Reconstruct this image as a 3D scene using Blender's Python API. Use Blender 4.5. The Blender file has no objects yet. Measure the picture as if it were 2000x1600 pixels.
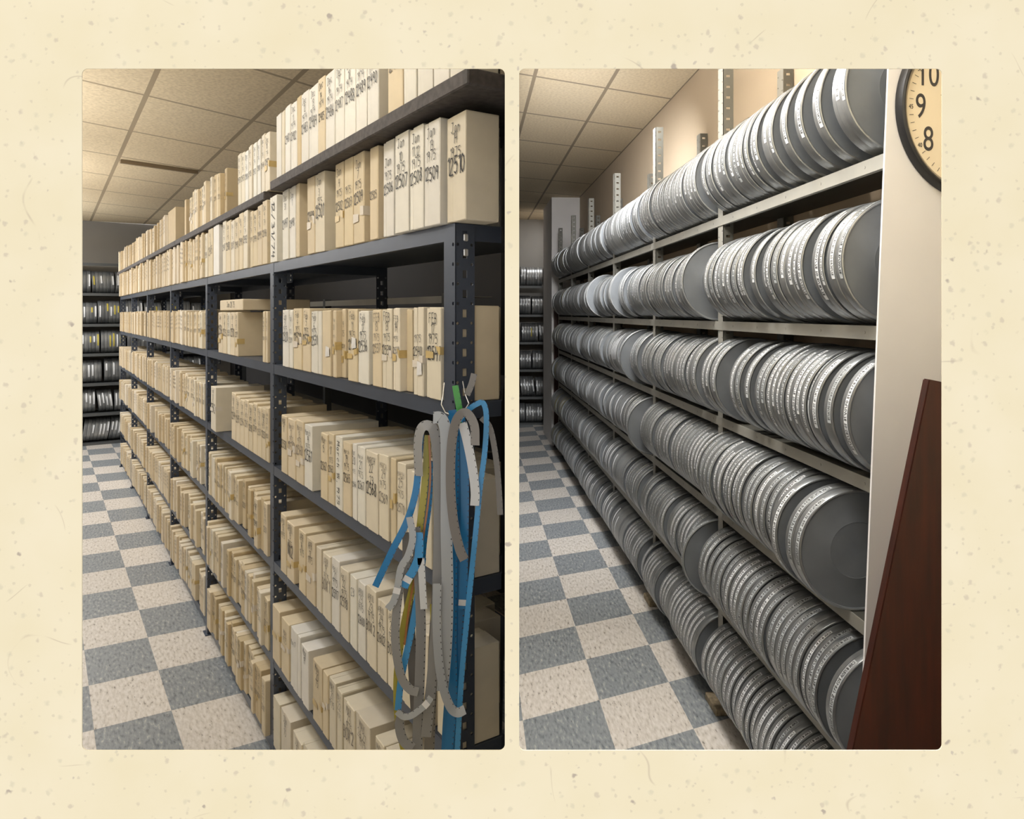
import bpy, bmesh, math, random
from mathutils import Matrix, Vector
random.seed(7)
S = bpy.context.scene
COL = S.collection

# ------------------------------------------------------------------ camera, world, lights, exposure
F_PX, PX0, PY0 = 1392.33, 1000.0, 613.3        # focal length and optical axis of the 2000 x 1600 frame
EYE = 1.7
cam_data = bpy.data.cameras.new('camera')
cam = bpy.data.objects.new('camera', cam_data)
COL.objects.link(cam)
cam.location = (0, 0, EYE)
cam.rotation_euler = (math.pi / 2, 0, 0)
cam_data.sensor_width = 36
cam_data.lens = F_PX / 2000 * 36
cam_data.shift_x = (1000 - PX0) / 2000
cam_data.shift_y = (PY0 - 800) / 2000
cam_data.clip_start = 0.02
S.camera = cam

world = bpy.data.worlds.new('world')
S.world = world
world.use_nodes = True
world.node_tree.nodes['Background'].inputs['Color'].default_value = (1, 0.985, 0.96, 1)
world.node_tree.nodes['Background'].inputs['Strength'].default_value = 1.0

S.view_settings.view_transform = 'Standard'
S.view_settings.look = 'None'
S.view_settings.exposure = 0
S.view_settings.gamma = 1
S.view_settings.use_curve_mapping = False

# two storage rooms behind the partition; local axes: x along the aisle (away), y towards the aisle, z up
ML = Matrix(((-0.5503, -0.8350, 0, -0.1206), (0.8350, -0.5503, 0, 1.5096), (0, 0, 1, 0), (0, 0, 0, 1)))
MR = Matrix(((-0.0566, -0.9984, 0, 0.9730), (0.9984, -0.0566, 0, 1.9046), (0, 0, 1, 0), (0, 0, 0, 1)))
ZC_L, ZC_R = 2.95, 3.2

def lamp(M, x, y, z, sx, sy, power, color=(0.97, 0.985, 1.0), tilt=0.0, flip=False, spread=math.pi):
    d = bpy.data.lights.new('ceiling_or_fill_lamp', 'AREA')
    d.shape = 'RECTANGLE'; d.size = sx; d.size_y = sy; d.energy = power; d.color = color; d.spread = spread
    o = bpy.data.objects.new('ceiling_or_fill_lamp', d); COL.objects.link(o)
    o.matrix_world = M @ Matrix.Translation((x, y, z)) @ Matrix.Rotation(math.pi if flip else -tilt, 4, 'Y')
    return o
for x, y, w in ((0.2, 0.85, 10), (1.9, 0.85, 14)):                # ceiling panels over the near aisle
    lamp(ML, x, y, ZC_L - 0.02, 1.0, 0.3, w)
for x, w in ((3.4, 22), (5.8, 34), (8.2, 56)):                     # hung lamps further along the carton aisle
    lamp(ML, x, 1.15, ZC_L - 0.32, 1.2, 0.25, w)
for x, w in ((0.6, 17), (3.4, 19), (5.8, 22), (8.2, 20)):          # added upward fill that brightens the ceiling, no fixtures seen
    lamp(ML, x, 1.25, ZC_L - 0.85, 1.4, 0.4, w, flip=True)
lamp(ML, 4.6, -0.80, ZC_L - 0.10, 1.6, 0.2, 12)                    # the aisle behind the carton rack
lamp(MR, -0.45, 0.72, ZC_R - 0.32, 0.8, 0.4, 21)
lamp(MR, 0.5, 0.62, ZC_R - 0.55, 1.2, 0.5, 58, flip=True)  # added up-facing fill that brightens the can aisle ceiling
lamp(MR, 0.9, 0.62, ZC_R - 0.32, 1.0, 0.4, 32)
lamp(MR, 2.05, 0.42, ZC_R - 0.10, 0.30, 0.6, 46, tilt=0.92, spread=1.8)  # added tilted fill that carries light to the far cans
lamp(MR, 8.75, -0.12, ZC_R - 0.02, 0.5, 0.3, 5)  # added fill hidden behind the pier, lights the far rack

# ------------------------------------------------------------------ materials
def mat(name):
    m = bpy.data.materials.new(name); m.use_nodes = True
    nt = m.node_tree
    return m, nt, nt.nodes['Principled BSDF'], nt.links
def N(nt, t, **kw):
    n = nt.nodes.new(t)
    for k, v in kw.items(): setattr(n, k, v)
    return n
def ramp(nt, stops, interp='LINEAR'):
    r = nt.nodes.new('ShaderNodeValToRGB'); r.color_ramp.interpolation = interp
    e = r.color_ramp.elements
    while len(e) < len(stops): e.new(0.5)
    for el, (p, c) in zip(e, stops):
        el.position = p; el.color = (*c, 1) if len(c) == 3 else c
    return r
def srgb(r, g, b):
    f = lambda c: (c / 255 / 12.92) if c <= 10 else ((c / 255 + 0.055) / 1.055) ** 2.4
    return (f(r), f(g), f(b))
def simple(name, color, rough=0.6, metal=0.0, mottle=0.0, scale=30, bump=0.0):
    m, nt, b, L = mat(name)
    b.inputs['Base Color'].default_value = (*color, 1)
    b.inputs['Roughness'].default_value = rough
    b.inputs['Metallic'].default_value = metal
    if mottle or bump:
        tc = N(nt, 'ShaderNodeTexCoord'); no = N(nt, 'ShaderNodeTexNoise')
        no.inputs['Scale'].default_value = scale; no.inputs['Detail'].default_value = 4
        L.new(tc.outputs['Object'], no.inputs['Vector'])
        if mottle:
            lo = tuple(c * (1 - mottle) for c in color); hi = tuple(min(1, c * (1 + mottle)) for c in color)
            r = ramp(nt, ((0.3, lo), (0.7, hi)))
            L.new(no.outputs['Fac'], r.inputs['Fac']); L.new(r.outputs['Color'], b.inputs['Base Color'])
        if bump:
            bp = N(nt, 'ShaderNodeBump'); bp.inputs['Strength'].default_value = bump; bp.inputs['Distance'].default_value = 0.002
            L.new(no.outputs['Fac'], bp.inputs['Height']); L.new(bp.outputs['Normal'], b.inputs['Normal'])
    return m

def tinted(name, rough, metal, mottle, scale, island=False):
    """colour comes from the object's own colour (each carton or can has its own tint)"""
    m, nt, b, L = mat(name)
    b.inputs['Roughness'].default_value = rough; b.inputs['Metallic'].default_value = metal
    tc = N(nt, 'ShaderNodeTexCoord'); no = N(nt, 'ShaderNodeTexNoise')
    no.inputs['Scale'].default_value = scale; no.inputs['Detail'].default_value = 5
    L.new(tc.outputs['Object'], no.inputs['Vector'])
    r = ramp(nt, ((0.25, (1 - mottle,) * 3), (0.75, (1, 1, 1))))
    L.new(no.outputs['Fac'], r.inputs['Fac'])
    mx = N(nt, 'ShaderNodeMix', data_type='RGBA', blend_type='MULTIPLY'); mx.inputs['Factor'].default_value = 1
    L.new(r.outputs['Color'], mx.inputs['A'])
    if island:
        g = N(nt, 'ShaderNodeNewGeometry'); cr = ramp(nt, island)
        L.new(g.outputs['Random Per Island'], cr.inputs['Fac']); L.new(cr.outputs['Color'], mx.inputs['B'])
    else:
        oi = N(nt, 'ShaderNodeObjectInfo'); L.new(oi.outputs['Color'], mx.inputs['B'])
    L.new(mx.outputs['Result'], b.inputs['Base Color'])
    return m

WHITE = srgb(234, 229, 221); IVORY = srgb(230, 219, 200); CREAM = srgb(223, 206, 177); TAN = srgb(207, 186, 150)
carton = tinted('carton_board', 0.75, 0, 0.10, 18)
carton_many = tinted('carton_board_many', 0.75, 0, 0.10, 18, [(0, CREAM), (0.3, TAN), (0.6, srgb(214, 196, 164)), (1.0, IVORY)])
ink = simple('marker_ink', (0.016, 0.014, 0.014), 0.6)
ink_pale = simple('faded_ink', (0.20, 0.17, 0.14), 0.7)
tape_m = simple('aged_tape', srgb(203, 176, 118), 0.4, mottle=0.12)
paper_m = simple('white_paper', srgb(228, 225, 222), 0.7)
cloth_tape = simple('pale_tape', srgb(220, 210, 196), 0.55)
blue_steel = simple('blue_grey_steel', srgb(68, 75, 89), 0.38, 0.2, mottle=0.10, scale=9)
blue_steel_in = simple('blue_grey_deck', srgb(76, 82, 93), 0.45, 0.2, mottle=0.12, scale=7)
zinc = simple('zinc_clip', (0.7, 0.7, 0.7), 0.3, 0.9)
plank_m = simple('dark_board', srgb(74, 68, 66), 0.7, mottle=0.35, scale=60, bump=0.3)
grey_steel = simple('warm_grey_steel', srgb(160, 157, 148), 0.45, 0.15, mottle=0.08, scale=8)
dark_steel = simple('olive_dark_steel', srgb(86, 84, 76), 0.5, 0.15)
rack_grey = simple('far_rack_steel', srgb(84, 86, 86), 0.5, 0.2)
hole_m = simple('hole_black', (0.008, 0.008, 0.009), 0.9)
can_rim = simple('can_tin', srgb(158, 160, 161), 0.32, 0.75, mottle=0.10, scale=25)
can_face = simple('can_grey_paint', srgb(103, 106, 109), 0.45, 0.1, mottle=0.10, scale=12)
can_rim_many = tinted('can_tin_many', 0.35, 0.6, 0.1, 25, [(0, srgb(140, 142, 143)), (0.5, srgb(162, 164, 165)), (1.0, srgb(176, 177, 176))])
label_m = simple('label_white', srgb(226, 227, 228), 0.5)
label_grey = simple('label_silver', srgb(184, 187, 188), 0.4)
label_yellow = simple('label_yellow', srgb(196, 178, 74), 0.5)
wall_white = simple('white_paint', srgb(226, 222, 220), 0.7, mottle=0.03, scale=5)
wall_tan = simple('beige_paint', srgb(190, 172, 148), 0.8, mottle=0.02, scale=4)
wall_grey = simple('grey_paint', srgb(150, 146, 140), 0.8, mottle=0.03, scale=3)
rear_shade = simple('rear_shade_grey', srgb(58, 57, 58), 0.85, mottle=0.05, scale=3)  # dark colour stands for the unlit space behind the carton rack
clock_black = simple('clock_black', (0.012, 0.012, 0.014), 0.35, bump=0.2, scale=400)
clock_ring = simple('clock_ring', srgb(168, 160, 148), 0.35, 0.5)
clock_face = simple('clock_paper', srgb(238, 222, 194), 0.6)
clock_digit = simple('clock_digit', srgb(70, 66, 64), 0.6)
kraft = simple('brown_card', srgb(140, 104, 70), 0.7, mottle=0.15, scale=40)
block_wood = simple('worn_wood', srgb(150, 134, 108), 0.8, mottle=0.35, scale=45)

def mahogany():
    m, nt, b, L = mat('dark_mahogany')
    tc = N(nt, 'ShaderNodeTexCoord'); mp = N(nt, 'ShaderNodeMapping'); mp.inputs['Scale'].default_value = (14, 14, 1.2)
    no = N(nt, 'ShaderNodeTexNoise'); no.inputs['Scale'].default_value = 4; no.inputs['Detail'].default_value = 8
    L.new(tc.outputs['Object'], mp.inputs['Vector']); L.new(mp.outputs['Vector'], no.inputs['Vector'])
    r = ramp(nt, ((0.3, srgb(42, 14, 6)), (0.7, srgb(68, 25, 11))))
    L.new(no.outputs['Fac'], r.inputs['Fac']); L.new(r.outputs['Color'], b.inputs['Base Color'])
    b.inputs['Roughness'].default_value = 0.4
    return m
wood_red = mahogany()

def speckled_paper():
    m, nt, b, L = mat('speckled_cream_paper')
    tc = N(nt, 'ShaderNodeTexCoord')
    base = ramp(nt, ((0.3, srgb(243, 231, 199)), (0.7, srgb(247, 236, 208))))
    n0 = N(nt, 'ShaderNodeTexNoise'); n0.inputs['Scale'].default_value = 9; n0.inputs['Detail'].default_value = 3
    L.new(tc.outputs['Object'], n0.inputs['Vector']); L.new(n0.outputs['Fac'], base.inputs['Fac'])
    col = base.outputs['Color']
    for sc, thr, soft, keep, c, fac in ((46, 0.10, 0.10, 0.40, srgb(206, 194, 178), 0.55), (24, 0.055, 0.05, 0.40, srgb(172, 160, 152), 0.75), (95, 0.14, 0.1, 0.34, srgb(212, 202, 182), 0.5), (60, 0.12, 0.16, 0.30, srgb(222, 214, 190), 0.6), (34, 0.05, 0.05, 0.5, srgb(200, 190, 178), 0.7)):
        # round flecks: distance to the cell point, only for some of the cells, edges roughened
        wob = N(nt, 'ShaderNodeTexNoise'); wob.inputs['Scale'].default_value = sc * 3; wob.inputs['Detail'].default_value = 2
        L.new(tc.outputs['Object'], wob.inputs['Vector'])
        ad = N(nt, 'ShaderNodeVectorMath', operation='MULTIPLY_ADD')
        ad.inputs[1].default_value = (0.35 / sc,) * 3
        L.new(wob.outputs['Color'], ad.inputs[0]); L.new(tc.outputs['Object'], ad.inputs[2])
        v = N(nt, 'ShaderNodeTexVoronoi'); v.inputs['Scale'].default_value = sc
        L.new(ad.outputs['Vector'], v.inputs['Vector'])
        rr = ramp(nt, ((thr, (1, 1, 1)), (thr + soft, (0, 0, 0))))
        L.new(v.outputs['Distance'], rr.inputs['Fac'])
        sp = N(nt, 'ShaderNodeSeparateColor'); L.new(v.outputs['Color'], sp.inputs['Color'])
        ls = N(nt, 'ShaderNodeMath', operation='LESS_THAN'); ls.inputs[1].default_value = keep
        L.new(sp.outputs['Red'], ls.inputs[0])
        mu = N(nt, 'ShaderNodeMath', operation='MULTIPLY'); L.new(rr.outputs['Color'], mu.inputs[0]); L.new(ls.outputs['Value'], mu.inputs[1])
        m2 = N(nt, 'ShaderNodeMath', operation='MULTIPLY'); m2.inputs[1].default_value = fac; L.new(mu.outputs['Value'], m2.inputs[0])
        mx = N(nt, 'ShaderNodeMix', data_type='RGBA'); mx.inputs['B'].default_value = (*c, 1)
        L.new(m2.outputs['Value'], mx.inputs['Factor']); L.new(col, mx.inputs['A']); col = mx.outputs['Result']
    # a few hair-like marks
    wv = N(nt, 'ShaderNodeTexNoise'); wv.inputs['Scale'].default_value = 5.5; wv.inputs['Detail'].default_value = 1
    L.new(tc.outputs['Object'], wv.inputs['Vector'])
    d = N(nt, 'ShaderNodeMath', operation='SUBTRACT'); d.inputs[1].default_value = 0.5; L.new(wv.outputs['Fac'], d.inputs[0])
    ab = N(nt, 'ShaderNodeMath', operation='ABSOLUTE'); L.new(d.outputs['Value'], ab.inputs[0])
    hr = ramp(nt, ((0.0, (1, 1, 1)), (0.0022, (0, 0, 0)))); L.new(ab.outputs['Value'], hr.inputs['Fac'])
    gate = N(nt, 'ShaderNodeTexNoise'); gate.inputs['Scale'].default_value = 13
    L.new(tc.outputs['Object'], gate.inputs['Vector'])
    gr = ramp(nt, ((0.60, (0, 0, 0)), (0.68, (0.55, 0.55, 0.55)))); L.new(gate.outputs['Fac'], gr.inputs['Fac'])
    mu = N(nt, 'ShaderNodeMath', operation='MULTIPLY'); L.new(hr.outputs['Color'], mu.inputs[0]); L.new(gr.outputs['Color'], mu.inputs[1])
    mx = N(nt, 'ShaderNodeMix', data_type='RGBA'); mx.inputs['B'].default_value = (*srgb(196, 182, 164), 1)
    L.new(mu.outputs['Value'], mx.inputs['Factor']); L.new(col, mx.inputs['A'])
    L.new(mx.outputs['Result'], b.inputs['Base Color'])
    b.inputs['Roughness'].default_value = 0.95
    b.inputs['Specular IOR Level'].default_value = 0.0
    return m

def grid_coords(nt, L, o, di, dj):
    """tile indices i, j from a room position: p = o + i*di + j*dj"""
    det = di[0] * dj[1] - di[1] * dj[0]
    a = (dj[1] / det, -dj[0] / det, 0); b = (-di[1] / det, di[0] / det, 0)
    tc = N(nt, 'ShaderNodeTexCoord')
    sb = N(nt, 'ShaderNodeVectorMath', operation='SUBTRACT'); sb.inputs[1].default_value = (o[0], o[1], 0)
    L.new(tc.outputs['Object'], sb.inputs[0])
    out = []
    for v in (a, b):
        d = N(nt, 'ShaderNodeVectorMath', operation='DOT_PRODUCT'); d.inputs[1].default_value = v
        L.new(sb.outputs['Vector'], d.inputs[0]); out.append(d.outputs['Value'])
    return tc, out[0], out[1]

def vinyl_floor(name, o, di, dj):
    m, nt, b, L = mat(name)
    tc, i, j = grid_coords(nt, L, o, di, dj)
    fl = []
    for s in (i, j):
        f = N(nt, 'ShaderNodeMath', operation='FLOOR'); L.new(s, f.inputs[0]); fl.append(f.outputs['Value'])
    su = N(nt, 'ShaderNodeMath', operation='ADD'); L.new(fl[0], su.inputs[0]); L.new(fl[1], su.inputs[1])
    md = N(nt, 'ShaderNodeMath', operation='FLOORED_MODULO'); md.inputs[1].default_value = 2; L.new(su.outputs['Value'], md.inputs[0])
    # per tile tint
    cx = N(nt, 'ShaderNodeCombineXYZ'); L.new(fl[0], cx.inputs[0]); L.new(fl[1], cx.inputs[1])
    wn = N(nt, 'ShaderNodeTexWhiteNoise'); L.new(cx.outputs['Vector'], wn.inputs['Vector'])
    # streaky chips in the vinyl
    mp = N(nt, 'ShaderNodeMapping'); mp.inputs['Scale'].default_value = (26, 85, 1); mp.inputs['Rotation'].default_value = (0, 0, 0.5)
    L.new(tc.outputs['Object'], mp.inputs['Vector'])
    n1 = N(nt, 'ShaderNodeTexNoise'); n1.inputs['Scale'].default_value = 1.0; n1.inputs['Detail'].default_value = 3
    L.new(mp.outputs['Vector'], n1.inputs['Vector'])
    white = ramp(nt, ((0.29, srgb(140, 132, 124)), (0.37, srgb(200, 192, 182)), (0.55, srgb(216, 209, 201)), (0.75, srgb(228, 222, 216))))
    grey = ramp(nt, ((0.30, srgb(106, 111, 116)), (0.45, srgb(136, 141, 145)), (0.60, srgb(148, 152, 155)), (0.72, srgb(184, 183, 178))))
    L.new(n1.outputs['Fac'], white.inputs['Fac']); L.new(n1.outputs['Fac'], grey.inputs['Fac'])
    mx = N(nt, 'ShaderNodeMix', data_type='RGBA'); L.new(md.outputs['Value'], mx.inputs['Factor'])
    L.new(white.outputs['Color'], mx.inputs['A']); L.new(grey.outputs['Color'], mx.inputs['B'])
    tr = ramp(nt, ((0, (0.93, 0.93, 0.93)), (1, (1, 1, 1)))); L.new(wn.outputs['Value'], tr.inputs['Fac'])
    m2 = N(nt, 'ShaderNodeMix', data_type='RGBA', blend_type='MULTIPLY'); m2.inputs['Factor'].default_value = 1
    L.new(mx.outputs['Result'], m2.inputs['A']); L.new(tr.outputs['Color'], m2.inputs['B'])
    # dark scuffs
    sv = N(nt, 'ShaderNodeTexVoronoi'); sv.inputs['Scale'].default_value = 0.55
    L.new(mp.outputs['Vector'], sv.inputs['Vector'])
    sr = ramp(nt, ((0.07, (0.55, 0.55, 0.55)), (0.13, (1, 1, 1)))); L.new(sv.outputs['Distance'], sr.inputs['Fac'])
    m3 = N(nt, 'ShaderNodeMix', data_type='RGBA', blend_type='MULTIPLY'); m3.inputs['Factor'].default_value = 1
    L.new(m2.outputs['Result'], m3.inputs['A']); L.new(sr.outputs['Color'], m3.inputs['B'])
    L.new(m3.outputs['Result'], b.inputs['Base Color'])
    b.inputs['Roughness'].default_value = 0.42
    b.inputs['Specular IOR Level'].default_value = 0.35
    return m

def tile_ceiling(name, o, di, dj, c0, c1, cl, wi, wj):
    m, nt, b, L = mat(name)
    tc, i, j = grid_coords(nt, L, o, di, dj)
    masks = []
    for s, w in ((i, wi), (j, wj)):
        a = N(nt, 'ShaderNodeMath', operation='ADD'); a.inputs[1].default_value = 0.5; L.new(s, a.inputs[0])
        f = N(nt, 'ShaderNodeMath', operation='FRACT'); L.new(a.outputs['Value'], f.inputs[0])
        d = N(nt, 'ShaderNodeMath', operation='SUBTRACT'); d.inputs[1].default_value = 0.5; L.new(f.outputs['Value'], d.inputs[0])
        ab = N(nt, 'ShaderNodeMath', operation='ABSOLUTE'); L.new(d.outputs['Value'], ab.inputs[0])
        ls = N(nt, 'ShaderNodeMath', operation='LESS_THAN'); ls.inputs[1].default_value = w; L.new(ab.outputs['Value'], ls.inputs[0])
        masks.append(ls.outputs['Value'])
    mxm = N(nt, 'ShaderNodeMath', operation='MAXIMUM'); L.new(masks[0], mxm.inputs[0]); L.new(masks[1], mxm.inputs[1])
    no = N(nt, 'ShaderNodeTexNoise'); no.inputs['Scale'].default_value = 55; no.inputs['Detail'].default_value = 6
    L.new(tc.outputs['Object'], no.inputs['Vector'])
    r = ramp(nt, ((0.3, c0), (0.62, c1))); L.new(no.outputs['Fac'], r.inputs['Fac'])
    mx = N(nt, 'ShaderNodeMix', data_type='RGBA'); mx.inputs['B'].default_value = (*cl, 1)
    L.new(mxm.outputs['Value'], mx.inputs['Factor']); L.new(r.outputs['Color'], mx.inputs['A'])
    L.new(mx.outputs['Result'], b.inputs['Base Color'])
    b.inputs['Roughness'].default_value = 0.9
    return m

def film(name, color, rough=0.22, trans=0.0):
    """film leader with a row of sprocket holes along one edge (mesh UV: u across, v metres along)"""
    m, nt, b, L = mat(name)
    uv = N(nt, 'ShaderNodeUVMap'); sp = N(nt, 'ShaderNodeSeparateXYZ'); L.new(uv.outputs['UV'], sp.inputs['Vector'])
    p = N(nt, 'ShaderNodeMath', operation='MULTIPLY'); p.inputs[1].default_value = 1 / 0.0125; L.new(sp.outputs['Y'], p.inputs[0])
    f = N(nt, 'ShaderNodeMath', operation='FRACT'); L.new(p.outputs['Value'], f.inputs[0])
    a = N(nt, 'ShaderNodeMath', operation='LESS_THAN'); a.inputs[1].default_value = 0.22; L.new(f.outputs['Value'], a.inputs[0])
    g = N(nt, 'ShaderNodeMath', operation='GREATER_THAN'); g.inputs[1].default_value = 0.86; L.new(sp.outputs['X'], g.inputs[0])
    h = N(nt, 'ShaderNodeMath', operation='LESS_THAN'); h.inputs[1].default_value = 0.95; L.new(sp.outputs['X'], h.inputs[0])
    m1 = N(nt, 'ShaderNodeMath', operation='MULTIPLY'); L.new(a.outputs['Value'], m1.inputs[0]); L.new(g.outputs['Value'], m1.inputs[1])
    m2 = N(nt, 'ShaderNodeMath', operation='MULTIPLY'); L.new(m1.outputs['Value'], m2.inputs[0]); L.new(h.outputs['Value'], m2.inputs[1])
    mx = N(nt, 'ShaderNodeMix', data_type='RGBA'); mx.inputs['A'].default_value = (*color, 1); mx.inputs['B'].default_value = (0.06, 0.06, 0.06, 1)
    L.new(m2.outputs['Value'], mx.inputs['Factor']); L.new(mx.outputs['Result'], b.inputs['Base Color'])
    b.inputs['Roughness'].default_value = rough
    return m
FILM = {'blue': film('film_blue', srgb(38, 122, 178)), 'light blue': film('film_light_blue', srgb(70, 150, 205)),
        'grey': film('film_grey', srgb(152, 150, 148)), 'pale grey': film('film_pale_grey', srgb(172, 174, 176)),
        'brown grey': film('film_brown_grey', srgb(134, 128, 122)), 'yellow': film('film_yellow', srgb(178, 166, 70)),
        'white': film('film_white', srgb(214, 214, 214)), 'green': film('film_green', srgb(76, 158, 70)),
        'orange': film('film_orange', srgb(160, 104, 58))}

# ------------------------------------------------------------------ mesh helpers
def new_obj(name, bm, mats, M=None, parent=None, smooth=False):
    me = bpy.data.meshes.new(name)
    bm.normal_update(); bm.to_mesh(me); bm.free()
    for m in (mats if isinstance(mats, (list, tuple)) else [mats]): me.materials.append(m)
    if smooth:
        for p in me.polygons: p.use_smooth = True
        me.set_sharp_from_angle(angle=0.6)
    o = bpy.data.objects.new(name, me); COL.objects.link(o)
    if parent is not None: o.parent = parent
    if M is not None: o.matrix_local = M
    return o
def from_mesh(name, me, M=None, parent=None):
    o = bpy.data.objects.new(name, me); COL.objects.link(o)
    if parent is not None: o.parent = parent
    if M is not None: o.matrix_local = M
    return o
def empty(name, M):
    o = bpy.data.objects.new(name, None); COL.objects.link(o); o.matrix_world = M; o.empty_display_size = 0.05
    return o
def tag(o, label, cat, group=None):
    o['label'] = label; o['category'] = cat
    if group: o['group'] = group
    return o
def structure(o): o['kind'] = 'structure'; return o
def box(bm, x0, x1, y0, y1, z0, z1, mi=0):
    v = [bm.verts.new(p) for p in ((x0, y0, z0), (x1, y0, z0), (x1, y1, z0), (x0, y1, z0), (x0, y0, z1), (x1, y0, z1), (x1, y1, z1), (x0, y1, z1))]
    fs = [bm.faces.new([v[i] for i in q]) for q in ((0, 3, 2, 1), (4, 5, 6, 7), (0, 1, 5, 4), (1, 2, 6, 5), (2, 3, 7, 6), (3, 0, 4, 7))]
    for f in fs: f.material_index = mi
    return v, fs
def rbox(bm, x0, x1, y0, y1, z0, z1, r=0.002, mi=0, seg=1):
    v, fs = box(bm, x0, x1, y0, y1, z0, z1, mi)
    es = {e for f in fs for e in f.edges}
    bmesh.ops.bevel(bm, geom=list(es), offset=r, segments=seg, profile=0.5, affect='EDGES', material=mi)
def prism(bm, pts, z0, z1, mi=0):
    """extrude a polygon of (x, y) from z0 to z1"""
    a = [bm.verts.new((x, y, z0)) for x, y in pts]; b = [bm.verts.new((x, y, z1)) for x, y in pts]
    n = len(pts)
    fs = [bm.faces.new(list(reversed(a))), bm.faces.new(b)]
    for i in range(n): fs.append(bm.faces.new((a[i], a[(i + 1) % n], b[(i + 1) % n], b[i])))
    for f in fs: f.material_index = mi
    bmesh.ops.recalc_face_normals(bm, faces=fs)
def tube(bm, pts, r, n=8, mi=0):
    rings = []
    for i, p in enumerate(pts):
        p = Vector(p)
        t = (Vector(pts[min(i + 1, len(pts) - 1)]) - Vector(pts[max(i - 1, 0)])).normalized()
        a = t.orthogonal().normalized() if not rings else (pa - t * pa.dot(t)).normalized()
        pa = a; b = t.cross(a)
        rings.append([bm.verts.new(p + (a * math.cos(k * 2 * math.pi / n) + b * math.sin(k * 2 * math.pi / n)) * r) for k in range(n)])
    for q, s in zip(rings, rings[1:]):
        for k in range(n): bm.faces.new((q[k], q[(k + 1) % n], s[(k + 1) % n], s[k])).material_index = mi
    bm.faces.new(list(reversed(rings[0]))); bm.faces.new(rings[-1])
def lathe_x(bm, prof, n, mis):
    """profile of (radius, x) turned about the x axis; mis = material per profile step"""
    rings = []
    for r, x in prof:
        if r < 1e-6: rings.append([bm.verts.new((x, 0, 0))])
        else: rings.append([bm.verts.new((x, r * math.cos(2 * math.pi * k / n), r * math.sin(2 * math.pi * k / n))) for k in range(n)])
    for i, (a, b) in enumerate(zip(rings, rings[1:])):
        for k in range(n):
            k2 = (k + 1) % n
            if len(a) == 1: f = bm.faces.new((a[0], b[k2], b[k]))
            elif len(b) == 1: f = bm.faces.new((a[k], a[k2], b[0]))
            else: f = bm.faces.new((a[k], a[k2], b[k2], b[k]))
            f.material_index = mis[i]
    bmesh.ops.recalc_face_normals(bm, faces=bm.faces[:])

def perforated(bm, M, w, length, cols, pitch, th, z_off=0.0):
    """a steel strip w wide and length long with rows of punched holes; cols = [(band end, hole half width, hole half height, square, phase)]"""
    def P(u, v, d): return bm.verts.new(M @ Vector((u, d, v)))
    u0 = 0.0
    for u1, hw, hh, square, phase in cols:
        n = int(length / pitch)
        edges = [0.0] + [phase * pitch + k * pitch for k in range(0, n + 1) if 0 < phase * pitch + k * pitch < length] + [length]
        for v0, v1 in zip(edges, edges[1:]):
            uc, vc = (u0 + u1) / 2, (v0 + v1) / 2
            if hw <= 0 or v1 - v0 < pitch * 0.9:
                for d, fl in ((0, False), (-th, True)):
                    q = [P(u0, v0, d), P(u1, v0, d), P(u1, v1, d), P(u0, v1, d)]
                    bm.faces.new(list(reversed(q)) if fl else q)
                continue
            out = [(u0, v0), (uc, v0), (u1, v0), (u1, vc), (u1, v1), (uc, v1), (u0, v1), (u0, vc)]
            if square: inn = [(uc - hw, vc - hh), (uc, vc - hh), (uc + hw, vc - hh), (uc + hw, vc), (uc + hw, vc + hh), (uc, vc + hh), (uc - hw, vc + hh), (uc - hw, vc)]
            else:
                k = 0.7071
                inn = [(uc - k * hw, vc - k * hh), (uc, vc - hh), (uc + k * hw, vc - k * hh), (uc + hw, vc), (uc + k * hw, vc + k * hh), (uc, vc + hh), (uc - k * hw, vc + k * hh), (uc - hw, vc)]
            rings = []
            for d, fl in ((0, False), (-th, True)):
                a = [P(u, v, d) for u, v in out]; b = [P(u, v, d) for u, v in inn]
                for k in range(8):
                    q = (a[k], a[(k + 1) % 8], b[(k + 1) % 8], b[k])
                    bm.faces.new(tuple(reversed(q)) if fl else q)
                rings.append(b)
            for k in range(8): bm.faces.new((rings[0][k], rings[0][(k + 1) % 8], rings[1][(k + 1) % 8], rings[1][k]))
        u0 = u1
    for u in (0.0, w):
        q = [P(u, 0, 0), P(u, length, 0), P(u, length, -th), P(u, 0, -th)]; bm.faces.new(q)
    for v in (0.0, length):
        q = [P(0, v, 0), P(w, v, 0), P(w, v, -th), P(0, v, -th)]; bm.faces.new(q)

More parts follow.
